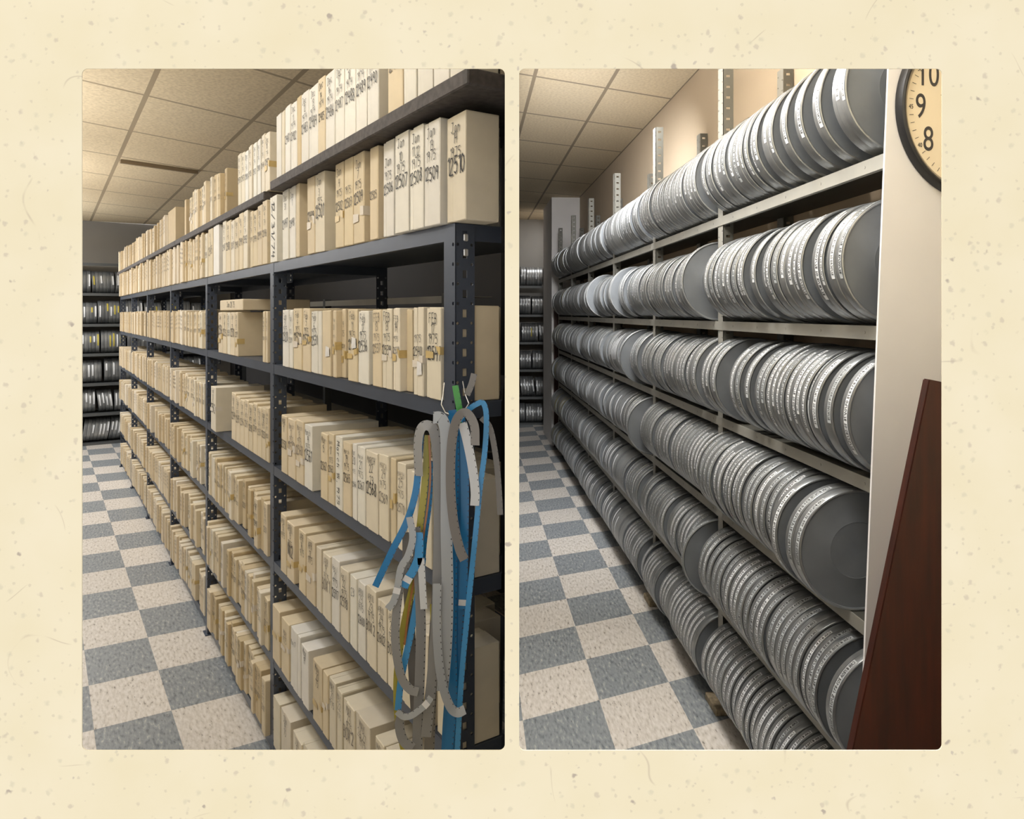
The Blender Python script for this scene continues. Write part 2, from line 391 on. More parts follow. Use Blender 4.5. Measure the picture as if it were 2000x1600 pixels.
# ------------------------------------------------------------------ a pen-stroke alphabet (grid 4 wide, 6 high)
def _g(s): return [[tuple(float(c) for c in p.split(',')) for p in l.split()] for l in s.split('|')]
GL = {k: _g(v) for k, v in {
 '0': '2,6 .6,5 .2,3 .6,1 2,0 3.4,1 3.8,3 3.4,5 2,6', '1': '1,4.8 2.2,6 2,0', '2': '.4,4.8 1.2,5.9 2.8,5.9 3.5,4.7 3,3.2 .2,0 3.8,.1',
 '3': '.5,5.5 2,6 3.2,5.2 3,3.8 1.5,3.2 3.2,2.8 3.6,1.3 2.6,.1 .4,.4', '4': '1,6 .4,3 3.6,3.2|3.2,6 2.8,0', '5': '3.6,6 .9,5.9 .7,3.5 2.4,3.8 3.6,2.6 3.2,.7 1.8,0 .3,.5',
 '6': '3,6 1.2,4.6 .4,2 1,.3 2.5,0 3.6,1.2 3.2,2.8 1.8,3.1 .6,2', '7': '.3,5.9 3.8,6 1.4,0', '8': '2,3.2 .7,4.4 1.2,5.8 2.8,5.9 3.2,4.6 2,3.2 .5,1.8 .8,.3 2.6,0 3.5,1.4 2,3.2',
 '9': '3.3,4.6 2.4,3.2 1,3.5 .6,5 1.7,6 3.1,5.6 3.3,4.6 2.6,0', 'A': '0,0 2,6 4,0|.8,2.2 3.2,2.2', 'B': '.5,0 .5,6 2.8,5.8 3.2,4.5 2.6,3.2 .5,3.1 3,3 3.6,1.5 2.8,0 .5,0',
 'C': '3.6,5 2.2,6 .6,5 .2,3 .7,.9 2.2,0 3.6,.9', 'D': '.5,0 .5,6 2.4,5.7 3.7,4 3.6,2 2.2,.2 .5,0', 'E': '3.5,6 .5,6 .5,0 3.5,0|.5,3.1 2.8,3.1', 'F': '3.5,6 .5,6 .5,0|.5,3.1 2.8,3.1',
 'H': '.4,6 .4,0|3.6,6 3.6,0|.4,3 3.6,3', 'I': '2,6 2,0', 'J': '1,6 3.6,6|2.6,6 2.5,1.2 1.6,0 .4,.9', 'L': '.6,6 .6,0 3.4,0', 'M': '.2,0 .5,6 2,2.4 3.5,6 3.8,0', 'N': '.4,0 .4,6 3.6,0 3.6,6',
 'O': '2,6 .5,4.8 .2,3 .6,1 2,0 3.5,1.1 3.8,3 3.4,5 2,6', 'P': '.5,0 .5,6 2.8,5.8 3.4,4.5 2.6,3 .5,2.9', 'R': '.5,0 .5,6 2.8,5.8 3.3,4.5 2.5,3.1 .5,3 3.6,0', 'T': '.2,6 3.8,6|2,6 2,0', 'U': '.4,6 .5,1.2 2,0 3.5,1.2 3.6,6',
 'X': '.3,6 3.7,0|3.7,6 .3,0', 'Y': '.2,6 2,3 3.8,6|2,3 2,0', 'a': '3.2,3.4 2,4 .7,3 .6,1 1.8,0 3,1.2 3.2,3.4 3.2,.2', 'b': '.6,6 .6,0 2.2,0 3.3,1.5 2.6,3.5 .7,2.8', 'c': '3.2,3.4 2,4 .7,2.8 .8,.8 2,0 3.2,.7',
 'e': '.7,2 3.2,2.2 2.7,3.8 1.4,3.9 .6,2.2 1,.5 2.2,0 3.3,.7', 'h': '.7,6 .6,0|.7,2.6 2,3.9 3.1,3 3.1,0', 'i': '2,4 2,0|2,5.4 2.1,5.1', 'l': '2,6 1.8,0', 'n': '.7,4 .6,0|.7,2.8 2,4 3.1,3 3.2,0', 'p': '.7,4 .5,-2|.7,3.2 2.2,4 3.3,2.6 2.4,.4 .7,.8',
 'r': '.8,4 .8,0|.8,2.4 1.8,3.8 3,3.8', 'y': '.6,4 1.8,.8|3.4,4 1.2,-2', '#': '1,0 1.6,6|2.6,0 3.2,6|.2,4 4,4|0,2 3.8,2', '/': '.4,-.4 3.6,6.4', '-': '.6,3 3.4,3', ',': '1.8,.6 1.3,-1', '.': '1.8,.4 2,0', '_': '0,0 4,0'}.items()}
def strokes(text, jitter=0.0, rnd=random):
    x = 0.0; out = []
    for ch in text:
        if ch != ' ':
            g = GL.get(ch) or GL.get(ch.upper()) or GL['0']
            dy = rnd.uniform(-jitter, jitter)
            for l in g: out.append([(x + px + rnd.uniform(-jitter, jitter) * .6, py + dy + rnd.uniform(-jitter, jitter) * .6) for px, py in l])
        x += 2.6 if ch in ' I1,.' else 5.0
    return out, x - 1.0
def ribbon2d(bm, pts, w, place, mi=0):
    """a flat pen stroke along 2-D points; place(u, v) gives the 3-D position"""
    for (ax, ay), (bx, by) in zip(pts, pts[1:]):
        dx, dy = bx - ax, by - ay; l = math.hypot(dx, dy) or 1e-6
        tx, ty = dx / l * w * .35, dy / l * w * .35; nx, ny = -dy / l * w / 2, dx / l * w / 2
        q = [(ax - tx + nx, ay - ty + ny), (ax - tx - nx, ay - ty - ny), (bx + tx - nx, by + ty - ny), (bx + tx + nx, by + ty + ny)]
        bm.faces.new([bm.verts.new(place(u, v)) for u, v in q]).material_index = mi

# ------------------------------------------------------------------ positions read off the racks: image column on a plane y = const
def x_at(M, u, y):
    k = (u - PX0) / F_PX
    return (k * (M[1][1] * y + M[1][3]) - M[0][1] * y - M[0][3]) / (M[0][0] - k * M[1][0])
def depth(M, x, y): return M[1][0] * x + M[1][1] * y + M[1][3]
def z_at(M, x, y, v): return EYE - (v - PY0) * depth(M, x, y) / F_PX

# ------------------------------------------------------------------ the setting
WALL_Y, WALL_T = 0.95, 0.0014
def partition():
    cu = bpy.data.curves.new('c', 'CURVE'); cu.dimensions = '2D'; cu.fill_mode = 'BOTH'; cu.extrude = WALL_T / 2
    def spl(pts):
        s = cu.splines.new('POLY'); s.points.add(len(pts) - 1); s.use_cyclic_u = True
        for p, q in zip(s.points, pts): p.co = (q[0], q[1], 0, 1)
    spl([(-1.62, 0), (1.62, 0), (1.62, 3.25), (-1.62, 3.25)])
    k = WALL_Y / F_PX
    for x0, x1, y0, y1 in ((160, 986, 134, 1466), (1014, 1840, 134, 1466)):
        X0, X1 = (x0 - PX0) * k, (x1 - PX0) * k; Z1, Z0 = EYE - (y0 - PY0) * k, EYE - (y1 - PY0) * k
        r = 0.0075; pts = []
        for cx, cz, a0 in ((X1 - r, Z1 - r, 0), (X0 + r, Z1 - r, 90), (X0 + r, Z0 + r, 180), (X1 - r, Z0 + r, 270)):
            for s in range(7):
                a = math.radians(a0 + s * 15); pts.append((cx + r * math.cos(a), cz + r * math.sin(a)))
        spl(pts)
    t = bpy.data.objects.new('c', cu); COL.objects.link(t)
    dg = bpy.context.evaluated_depsgraph_get()
    me = bpy.data.meshes.new_from_object(t.evaluated_get(dg)); bpy.data.objects.remove(t)
    me.name = 'paper_border_wall'; me.materials.clear(); me.materials.append(speckled_paper())
    o = from_mesh('paper_border_wall', me, Matrix.Translation((0, WALL_Y + WALL_T / 2, 0)) @ Matrix.Rotation(math.pi / 2, 4, 'X'))
    return structure(o)
partition()  # cream paper border round both openings, built as a standing partition

def slab(name, M, world_pts, z, m, up=0.02):
    bm = bmesh.new(); Mi = M.inverted()
    pts = [(Mi @ Vector((X, Y, 0)))[:2] for X, Y in world_pts]
    prism(bm, pts, z, z + up)
    return structure(new_obj(name, bm, m, M))
def wall(name, M, p, q, z1, m, t=0.05, z0=0.0):
    """a wall standing on the line p-q of the room"""
    p, q = Vector(p), Vector(q); d = (q - p).normalized(); n = Vector((-d.y, d.x)) * t
    bm = bmesh.new(); prism(bm, [p[:], q[:], (q + n)[:], (p + n)[:]], z0, z1)
    return structure(new_obj(name, bm, m, M))
Y0 = WALL_Y + WALL_T + 0.001
I4 = Matrix.Identity(4)
LX, RX = 9.80, 9.45          # far ends of the two rooms along their aisles
farL = [(ML @ Vector((LX + .05, y, 0)))[:2] for y in (1.6, -6.7)]
floorL = [(-0.0064, Y0), (-1.75, Y0), farL[0], (-0.0854, 13.0)]
slab('floor_left', ML, floorL, -0.02, vinyl_floor('vinyl_tiles_left', (2.0277, 0.2675), (0.4131, -0.0004), (0.0186, 0.2857)))
slab('floor_right', MR, [(0.0064, Y0), (0.0854, 13.0), (3.5, 13.0), (3.5, Y0)], -0.02, vinyl_floor('vinyl_tiles_right', (1.2633, 0.5178), (0.3722, -0.0011), (-0.1358, 0.3474)))
slab('ceiling_left', ML, floorL, ZC_L, tile_ceiling('ceiling_tiles_left', (3.2295, 0.2329), (0.9404, -0.0067), (-0.217, 0.6366), srgb(214, 194, 160), srgb(236, 217, 182), srgb(172, 154, 126), 0.014, 0.022))
slab('ceiling_right', MR, [(0.0064, Y0), (0.0854, 13.0), (3.5, 13.0), (3.5, Y0)], ZC_R, tile_ceiling('ceiling_tiles_right', (2.8467, 0.1827), (0.8177, 0.0005), (0.2105, -0.500), srgb(216, 200, 172), srgb(234, 219, 191), srgb(160, 146, 126), 0.014, 0.024))
# the thin dividing wall between the rooms widens a little towards the back
bm = bmesh.new(); prism(bm, [(-0.006, Y0), (0.006, Y0), (0.085, 13.0), (-0.085, 13.0)], 0, 3.24)
structure(new_obj('wall_middle', bm, wall_grey))
wall('wall_left', ML, (0.30, 1.55), (LX + .1, 1.55), ZC_L, wall_grey)
wall('wall_back_left', ML, (LX, 1.55), (LX, -1.70), ZC_L, wall_grey)
wall('wall_rear_shade', ML, (LX - .0005, -1.6), (2.33, -1.6), ZC_L, rear_shade)  # added wall, coloured dark as the shade seen through the shelf gap
wall('wall_back_right', MR, (RX, 0.42), (RX, -0.45), ZC_R, wall_grey)
YW = -0.315
wall('wall_right', MR, (RX + .02, YW), (0.06, YW), ZC_R, wall_tan, t=0.06)
wall('wall_side', Matrix.Identity(4), (1.70, 2.2), (1.70, Y0), ZC_R, wall_grey, t=-0.05)
# a white pier that closes the far end of the can rack
bm = bmesh.new(); box(bm, 7.28, 8.35, YW + 0.001, 0.05, 0, ZC_R)
structure(new_obj('column', bm, wall_white, MR))
# the white end wall with the clock, its edge leaning a little, turned slightly away from the aisle
def end_wall():
    y_mid = 0.0
    a = math.radians(11)
    ex = x_at(MR, 1712, 0.0)
    base = MR @ Vector((0.005, 0, 0))
    X0 = (1712 - PX0) / F_PX * (base.y - 0.10); Yd = base.y - 0.10
    kz = lambda z: X0 + (z - 1.57) * 0.046            # edge position by height
    M = Matrix.Translation((0, Yd, 0))
    bm = bmesh.new()
    Ry = lambda x, z, d: Vector((X0 + (x - X0) * math.cos(a) - d * math.sin(a) * 0, (x - X0) * math.sin(a) + d, z))
    pts = [(kz(0), 0), (X0 + 1.4, 0), (X0 + 1.4, ZC_R), (kz(ZC_R), ZC_R)]
    f = [bm.verts.new(Ry(x, z, 0)) for x, z in pts]; b = [bm.verts.new(Ry(x, z, 0.008)) for x, z in pts]
    bm.faces.new(f); bm.faces.new(list(reversed(b)))
    for k in range(4): bm.faces.new((f[k], b[k], b[(k + 1) % 4], f[(k + 1) % 4]))
    bmesh.ops.recalc_face_normals(bm, faces=bm.faces[:])
    structure(new_obj('wall_end', bm, wall_white, M))
    return X0, Yd, a
EX, EY, EA = end_wall()

# ------------------------------------------------------------------ clock on the white end wall
def clock():
    # centre on the wall: solve the wall line for the image column of the clock's centre
    u, v, R = 1902, 218, 0.236
    k = (u - PX0) / F_PX
    s = (k * EY - EX) / (math.cos(EA) - k * math.sin(EA))
    Xc, Yc = EX + s * math.cos(EA), EY + s * math.sin(EA); Zc = EYE - (v - PY0) * Yc / F_PX
    # clock axes: local x along the wall (to the right), local z up, local y into the wall
    M = Matrix.Translation((Xc, Yc, Zc)) @ Matrix.Rotation(EA, 4, 'Z') @ Matrix.Translation((0, -0.002, 0))
    root = empty('wall_clock', M)
    tag(root, 'round black-rimmed wall clock with cream dial on the white end wall', 'clock')
    TOF = Matrix.Rotation(math.pi / 2, 4, 'Z')   # lathe axis x -> local y
    bm = bmesh.new()
    lathe_x(bm, [(R * .93, 0), (R, 0), (R * 1.0, -.012), (R * .985, -.021), (R * .965, -.024), (R * .945, -.022), (R * .93, -.018), (R * .93, -.010), (R * .93, 0)], 96, [0] * 8)
    new_obj('rim', bm, clock_black, TOF, root, True)
    bm = bmesh.new()
    lathe_x(bm, [(R * .932, -.017), (R * .885, -.0085), (R * .88, -.0065), (R * .932, -.0065)], 96, [0] * 3)
    new_obj('inner_ring', bm, clock_ring, TOF, root, True)
    bm = bmesh.new(); lathe_x(bm, [(0, -.006), (R * .885, -.006), (R * .885, -.001), (0, -.001)], 96, [0] * 3)
    dial = new_obj('dial', bm, clock_face, TOF, root)
    def text(name, s, size, cx, cz, mtl, narrow=1.0):
        cu = bpy.data.curves.new('t', 'FONT'); cu.body = s; cu.size = size; cu.align_x = 'CENTER'; cu.align_y = 'CENTER'; cu.extrude = 0.0003
        t = bpy.data.objects.new('t', cu); COL.objects.link(t)
        me = bpy.data.meshes.new_from_object(t.evaluated_get(bpy.context.evaluated_depsgraph_get())); bpy.data.objects.remove(t)
        me.materials.clear(); me.materials.append(mtl)
        from_mesh(name, me, Matrix.Translation((cx, -.0066, cz)) @ Matrix.Rotation(math.pi / 2, 4, 'X') @ Matrix.Scale(narrow, 4, (1, 0, 0)), root)
    for h in range(1, 13):
        a = math.radians(90 - 30 * h)
        text('numeral', str(h), R * 0.38, R * .705 * math.cos(a), R * .705 * math.sin(a), clock_digit, .74)
        text('minute_numeral', str(h * 5), R * 0.07, R * .825 * math.cos(a), R * .825 * math.sin(a), clock_digit, .8)
    bm = bmesh.new()
    for k in range(60):
        if k % 5 == 0: continue
        a = math.radians(6 * k); c, s_ = math.cos(a), math.sin(a); w = R * .003
        q = [(R * .80, -w), (R * .85, -w), (R * .85, w), (R * .80, w)]
        bm.faces.new([bm.verts.new((x * c - z * s_, -.0067, x * s_ + z * c)) for x, z in q])
    new_obj('minute_marks', bm, clock_digit, None, root)
    def hand(name, deg, l, back, w, d, m):
        bm = bmesh.new(); a = math.radians(90 - deg); c, s_ = math.cos(a), math.sin(a)
        pts = [(-back, -w), (l, -w * .5), (l, w * .5), (-back, w)]
        f = [bm.verts.new((x * c - z * s_, -d, x * s_ + z * c)) for x, z in pts]; b = [bm.verts.new((x * c - z * s_, -d + .001, x * s_ + z * c)) for x, z in pts]
        bm.faces.new(f); bm.faces.new(list(reversed(b)))
        for k in range(4): bm.faces.new((f[k], b[k], b[(k + 1) % 4], f[(k + 1) % 4]))
        new_obj(name, bm, m, None, root)
    hand('hour_hand', 66, R * .42, R * .1, R * .022, .010, clock_black)
    hand('minute_hand', 140, R * .62, R * .1, R * .016, .012, clock_black)
    hand('second_hand', 286, R * .50, R * .15, R * .004, .014, simple('brass', srgb(150, 112, 60), 0.4, 0.6))
clock()

# ------------------------------------------------------------------ dark wooden panel leaning beside the end wall
def mahogany_panel():
    Yd = 1.38; k = Yd / F_PX
    P = lambda u, v: ((u - PX0) * k, EYE - (v - PY0) * k)
    tl = P(1815, 741); d = Vector((P(1665, 1466)[0] - tl[0], P(1665, 1466)[1] - tl[1])).normalized()
    t = (tl[1] - 0.0) / -d.y
    bl = (tl[0] + d.x * t, 0.0)
    n = Vector((-d.y, d.x))
    tr = (tl[0] + n.x * 0.62, tl[1] + n.y * 0.62 * 1.0)
    pts = [tl, tr, (tr[0] + 0.02, 0.0), bl]
    bm = bmesh.new()
    f = [bm.verts.new((x, 0, z)) for x, z in pts]; b = [bm.verts.new((x, 0.022, z)) for x, z in pts]
    bm.faces.new(f); bm.faces.new(list(reversed(b)))
    for i in range(4): bm.faces.new((f[i], b[i], b[(i + 1) % 4], f[(i + 1) % 4]))
    bmesh.ops.recalc_face_normals(bm, faces=bm.faces[:])
    bmesh.ops.bevel(bm, geom=bm.edges[:], offset=0.002, segments=2, affect='EDGES')
    o = new_obj('leaning_board', bm, wood_red, Matrix.Translation((0, Yd, 0)))
    tag(o, 'dark mahogany panel with slanted edge standing before the white end wall', 'panel')
mahogany_panel()

# ================================================================== LEFT ROOM: carton rack
PX_L = [0.0, 1.415, 2.711, 3.974, 5.275, 6.509, 7.679]
ZS_L = [1.893, 1.510, 1.127, 0.766, 0.403, 0.077]           # shelf tops, from the top down
D_L = 0.46
def room_depth(x):      # free depth behind the front edge before the dividing wall
    return max(0.05, (0.1206 + 0.5503 * x - 0.022) / 0.835)
def build_left_rack():
    root = empty('steel_carton_rack', ML)
    tag(root, 'long dark blue-grey steel shelving rack filled with cream film cartons', 'shelving rack')
    H = ZS_L[0] - 0.0005
    def post_mesh(flip):
        bm = bmesh.new(); p = 0.042
        perforated(bm, Matrix.Identity(4), 0.05, H, [(0.018, 0.0042, 0.0042, False, .5), (0.05, 0, 0, False, 0)], p, 0.003)
        perforated(bm, Matrix.Translation((0, 0, 0)) @ Matrix.Rotation(-math.pi / 2, 4, 'Z'), 0.048, H, [(0.014, 0.0038, 0.0038, False, .5), (0.034, 0.0055, 0.0085, True, 0), (0.048, 0.0036, 0.0036, False, .5)], p, -0.003)
        return bm
    me = None
    for i, x in enumerate(PX_L):
        for yy in (0.0, -D_L):
            if yy < 0 and i == 0: continue
            M = Matrix.Translation((x, yy, 0)) if yy == 0 else Matrix.Translation((x, yy, 0)) @ Matrix.Scale(-1, 4, (0, 1, 0))
            if me is None:
                o = new_obj('post', post_mesh(False), blue_steel, M, root); me = o.data
            else: from_mesh('post', me, M, root)
            bm = bmesh.new(); s = -1 if yy < 0 else 1
            box(bm, x - 0.012, x + 0.06, yy - 0.05, yy + 0.012, 0, 0.004); new_obj('foot_plate', bm, blue_steel, None, root)
    for i in range(6):
        x0, x1 = PX_L[i] + 0.004, PX_L[i + 1] - 0.002
        for k, z in enumerate(ZS_L):
            if i == 0:
                pts = [(x0, -0.003), (x0, -room_depth(x0)), ((D_L * 0.835 - 0.0986) / 0.5503, -D_L), (x1, -D_L), (x1, -0.003)]
            else: pts = [(x0, -0.003), (x0, -D_L), (x1, -D_L), (x1, -0.003)]
            bm = bmesh.new(); prism(bm, pts, z - 0.003, z, 1)
            box(bm, x0, x1, -0.004, -0.0005, z - 0.036, z + 0.0)       # front lip
            box(bm, x0, x1, -0.016, -0.004, z - 0.036, z - 0.033)
            y1 = -pts[1][1]
            if k < 6: box(bm, x0, x0 + 0.003, -min(y1, D_L) + .002, -0.004, z - 0.036, z - .003)   # end lip
            box(bm, x1 - 0.003, x1, -D_L + .004, -0.004, z - 0.036, z - .003)
            if i: box(bm, x0, x1, -D_L, -D_L + 0.004, z - 0.036, z - .003)
            sh = new_obj('shelf', bm, [blue_steel, blue_steel_in], None, root)
            # clip plates where the shelf meets the far post
            bm = bmesh.new(); box(bm, x1 - 0.055, x1 + 0.001, -0.055, -0.050, z - 0.075, z - 0.036)
            for dz in (-0.048, -0.064): tube(bm, [(x1 - 0.05, -0.0492, z + dz), (x1 - 0.05, -0.046, z + dz)], 0.005, 8, 1)
            new_obj('corner_clip', bm, [blue_steel, zinc], None, sh)
        if i < 2:       # end frame braces at the near bays
            pass
    bm = bmesh.new()
    for dz in (-0.03, -0.062): rbox(bm, -0.0045, -0.001, -0.030, -0.019, ZS_L[0] + dz - 0.008, ZS_L[0] + dz + 0.008, 0.002)
    new_obj('beam_hook', bm, zinc, None, root)
    return root
build_left_rack()

ORD = 'first second third fourth fifth sixth seventh eighth ninth tenth eleventh twelfth thirteenth fourteenth fifteenth sixteenth seventeenth eighteenth nineteenth twentieth'.split()
def ordn(n):
    if n < 20: return ORD[n]
    t = {2: 'twenty', 3: 'thirty', 4: 'forty', 5: 'fifty'}[(n + 1) // 10]
    return (t[:-1] + 'ieth') if (n + 1) % 10 == 0 else t + '-' + ORD[(n + 1) % 10 - 1]

# cartons: dict(row, bay, x0, x1, z0, h, yf, tone, lines, tape, paper)
CART = []
TONES = {'w': ('white', WHITE), 'i': ('ivory', IVORY), 'c': ('cream', CREAM), 't': ('tan', TAN)}
def carton_spec(row, bay, u0, u1, z0, h, tone, lines=None, yf=0.006, **kw):
    x1, x0 = x_at(ML, u0, yf), x_at(ML, u1, yf)
    if row in 'BCDEF' and x0 < .054: yf = -.0055; x0 = max(x0, .006)
    if row in 'BCDEF' and bay == 0: x1 = min(x1, PX_L[1] - .004)
    if row in 'BCDEF' and bay == 1: x0 = max(x0, PX_L[1] + .053)
    CART.append(dict(row=row, bay=bay, x0=x0, x1=x1, z0=z0, h=h, yf=yf, tone=tone, lines=lines, **kw))
def L3(m, d, y, n, **k): return [(m, .13, .8), (d, .25, .8), (y, .37, .8), (n, .53, 1.25)]

# top planks; their height comes from the near corner
YB = 0.045
xb0 = x_at(ML, 914, YB); xb1 = x_at(ML, 527, YB)
ZT = 2.178; TH_B = 0.034
ZP = ZT
# row on the plank (end bay)
RT = [(539, 549, 'w', None), (550, 555, 'i', None), (556, 566, 'w', ('', '', '', '12481')), (567, 579, 'w', ('Dec', '11', '1974', '12482')), (580, 587, 't', None), (588, 602, 'w', ('Dec', '12', '1974', '12483')),
      (603, 620, 'w', ('Dec', '13', '1974', '12484')), (621, 634, 'c', ('Dec', '14', '1974', '12485')), (635, 653, 'w', ('Dec', '16', '1974', '12486')), (654, 671, 'w', ('Dec', '17', '1974', '12487')),
      (672, 693, 'w', ('Dec', '18', '1974', '12488')), (694, 715, 'w', ('Dec', '19', '1974', '12489')), (716, 738, 'w', ('Dec', '20', '1974', '12490')), (757, 785, 'c', ('', '', '', '12491')),
      (787, 812, 'w', ('', '', '12492', '')), (814, 844, 'w', ('', '12493', '', '')), (846, 876, 'w', None), (878, 909, 'w', None)]
for u0, u1, t, l in RT: carton_spec('T', 0, u0, u1, ZT, 0.228 + random.uniform(-.004, .006), t, l and L3(*l), yf=YB - 0.012)
hA = lambda u: 0.268 - (u - 530) / 380 * 0.047
RA = [(527, 540, 'w', [('12/31/74', .5, 9), ]), (551, 563, 'w', ('Dec', '31', '', '12497')), (565, 576, 'w', ('Jan', '1', '', '12498')), (578, 584, 'c', None), (600, 614, 'c', ('', '', '', '12499')), (615, 633, 'i', ('Jan', '3', '1975', '12501')),
      (655, 670, 'c', ('Jan', '4', '1975', '12502')), (672, 688, 'c', ('', '', '1975', '12503')), (690, 710, 'c', ('Jan', '7', '1975', '12504')), (722, 737, 'c', ('', '', '', '12505')), (748, 768, 'w', ('', 'Jan', '1975', '12506')),
      (770, 797, 'w', ('Jan', '10', '1975', '12507')), (799, 826, 'w', ('Jan', '11,12', '1975', '12508')), (828, 858, 'w', ('Jan', '13', '1975', '12509')), (872, 909, 'i', ('Jan', '14', '1975', '12510'))]
for u0, u1, t, l in RA:
    carton_spec('A', 0, u0, u1, ZS_L[0], min(hA(u0), ZT - TH_B - ZS_L[0] - .002), t, l if isinstance(l, list) else (l and L3(*l)), tape=(u0 in (600, 655, 690)), yf=0.016 if u0 in (770, 799, 828) else 0.006)
RB = [(551, 563, 'w', ('Jan', '31', '1975', '12528')), (564, 571, 'w', ('Feb', '1', '1975', '12529')), (573, 589, 'c', ('Feb', '4', '1975', '12529')), (591, 605, 'c', ('Feb', '5', '1975', '12530')), (607, 620, 'w', ('Feb', '6', '1975', '12531')),
      (621, 627, 'w', None), (629, 645, 'c', None), (650, 661, 'c', ('Feb', '8', '1975', '12533')), (662, 674, 'c', ('', '9', '75', '12534')), (679, 697, 'c', ('Feb', '11', '1975', '12535')), (699, 719, 'w', ('Feb', '12', '1975', '12536')),
      (727, 744, 'c', ('FEB', '13', '1975', '12537')), (746, 765, 'i', ('FEB', '13', '1975', '12539')), (767, 786, 'i', ('FEB', '14', '1975', '12539')), (788, 804, 'c', None), (806, 826, 'i', ('', '', '1975', '12540')), (832, 860, 'i', ('FEB', '17', '1975', '12541')), (862, 884, 'c', None)]
for u0, u1, t, l in RB: carton_spec('B', 0, u0, u1, ZS_L[1], 0.203 + random.uniform(-.006, .006), t, l and L3(*l), tape=(t in 'ci' and random.random() < .6), paper=u0 in (679, 806, 629), yf=-.012 if u0 in (788, 662) else .006)
RC = [(549, 560, 'c', ('MAR', '11', '', '12558')), (562, 576, 'c', ('March', '12', '1975', '12559')), (578, 592, 'c', ('March', '13', '1975', '12560')), (594, 609, 'w', ('March', '14', '1975', '12561')), (626, 639, 'c', ('Mar', '15', '', '12562')),
      (641, 652, 'c', ('March', '17', '1975', '12563')), (654, 668, 'w', [('March 18, 1975', .47, 9)]), (670, 685, 'c', ('March', '19', '1975', '12565')), (687, 696, 'w', ('Mar', '20', '1975', '12566')), (698, 712, 'w', ('March', '21', '1975', '12567')),
      (714, 737, 'i', ('MARCH', '22', '23', '12568')), (739, 758, 'i', ('MARCH', '24', '1975', '12569')), (762, 772, 'c', None), (774, 792, 'i', ('MARCH', '25', '1975', '12570')), (794, 815, 'i', None), (818, 842, 'i', None), (850, 884, 'i', None)]
for u0, u1, t, l in RC: carton_spec('C', 0, u0, u1, ZS_L[2], 0.210 + random.uniform(-.006, .006), t, l if isinstance(l, list) else (l and L3(*l)), tape=(t == 'c' and random.random() < .6))
RD = [(548, 558, 'c', ('APRIL', '15', '1975', '')), (560, 574, 'c', ('APRIL', '15', '1975', 'No2')), (583, 596, 'c', ('APR', '16', '1975', '')), (598, 615, 'c', ('APR', '17', '1975', '')), (617, 627, 'i', None), (629, 645, 'i', ('APR', '19', '1975', 'Box 1')),
      (647, 662, 'w', ('April', '21', '1975', '12597')), (664, 680, 'i', ('April', '22', '1975', '12598')), (682, 696, 'w', ('', '23', '', '')), (698, 713, 'w', ('APRIL', '23', '1975', '12600')), (715, 734, 'i', ('APRIL', '23', '1975', 'Box 2')),
      (736, 754, 'i', ('APRIL', '24', '1975', '12602')), (756, 777, 'i', ('APRIL', '25', '1975', 'BOX 2')), (779, 805, 'i', None), (808, 836, 'i', None), (844, 884, 'i', None)]
for u0, u1, t, l in RD: carton_spec('D', 0, u0, u1, ZS_L[3], 0.205 + random.uniform(-.007, .007), t, l and L3(*l), tape=(t == 'c' and random.random() < .6))
RE = [(528, 546, 'c', None), (549, 564, 'c', ('', 'MAY', '1975', '')), (567, 580, 'w', ('', 'May 17', '', '')), (581, 586, 'w', None), (588, 602, 'w', ('May', '19', '', '')), (611, 628, 'c', ('May', '20', '75', '')), (630, 640, 'c', None), (642, 655, 'i', ('MAY', '21', '1975', '')),
      (657, 668, 'i', ('MAY', '22', '1975', '')), (670, 692, 'i', ('MAY', '23', '1975', 'BOX 2')), (694, 722, 'i', ('MAY', '26,27', '1975', '')), (732, 750, 'i', ('MAY', '28', '1975', '')), (752, 775, 'i', ('May', '29', '', '')), (778, 806, 'i', None), (810, 838, 'i', None)]
for u0, u1, t, l in RE: carton_spec('E', 0, u0, u1, ZS_L[4], 0.200 + random.uniform(-.008, .008), t, l and L3(*l), tape=(t == 'c' and random.random() < .6))
RF = [(520, 531, 'c', ('JUN', '12', '', '')), (533, 546, 'i', None), (548, 567, 'i', ('Jun', '14', '75', '')), (571, 589, 'i', ('JUN', '16', '', '')), (591, 610, 'i', None), (613, 634, 'c', None), (637, 660, 'i', None)]
for u0, u1, t, l in RF: carton_spec('F', 0, u0, u1, ZS_L[5], 0.19 + random.uniform(-.01, .01), t, l and L3(*l))

# second bay, rows with distinctive cartons
for u0, u1, t in ((513, 517, 'c'), (518, 522, 'c'), (523, 527, 'w')): carton_spec('B', 1, u0, u1, ZS_L[1], .20, t, L3('Jan', '29', '75', '12526'))
for u0, u1, t in ((426, 434, 'c'), (435, 442, 'c'), (443, 449, 'i'), (450, 458, 'c'), (459, 464, 'c')): carton_spec('B', 1, u0, u1, ZS_L[1], .197, t, L3('Jan', str(u0 % 28 + 1), '75', '125' + str(u0 % 30 + 10)), tape=u0 in (426, 459))
carton_spec('C', 1, 411, 421, ZS_L[2], .215, 'i', L3('Feb', '18', '75', '12542'), tape=True, yf=0.03)
for k in range(9): carton_spec('C', 1, 452 + k * 8.4, 459.6 + k * 8.4, ZS_L[2], .208 + random.uniform(-.01, .01), random.choice('cci'), L3('Feb', str(19 + k), '1975', str(12544 + k)), tape=random.random() < .3)
U2 = [464, 471, 478, 485, 494, 502, 510]
for a in U2: carton_spec('T', 1, a, a + 6.4, ZP, .225 + random.uniform(-.006, .008), random.choice('wi'), L3('Dec', str(a % 9 + 1), '74', str(12470 + a % 12)), yf=.0)
carton_spec('T', 1, 517, 526, ZP, .226, 'i', L3('Dec', '10', '74', '12480'), tape=True, yf=.0)
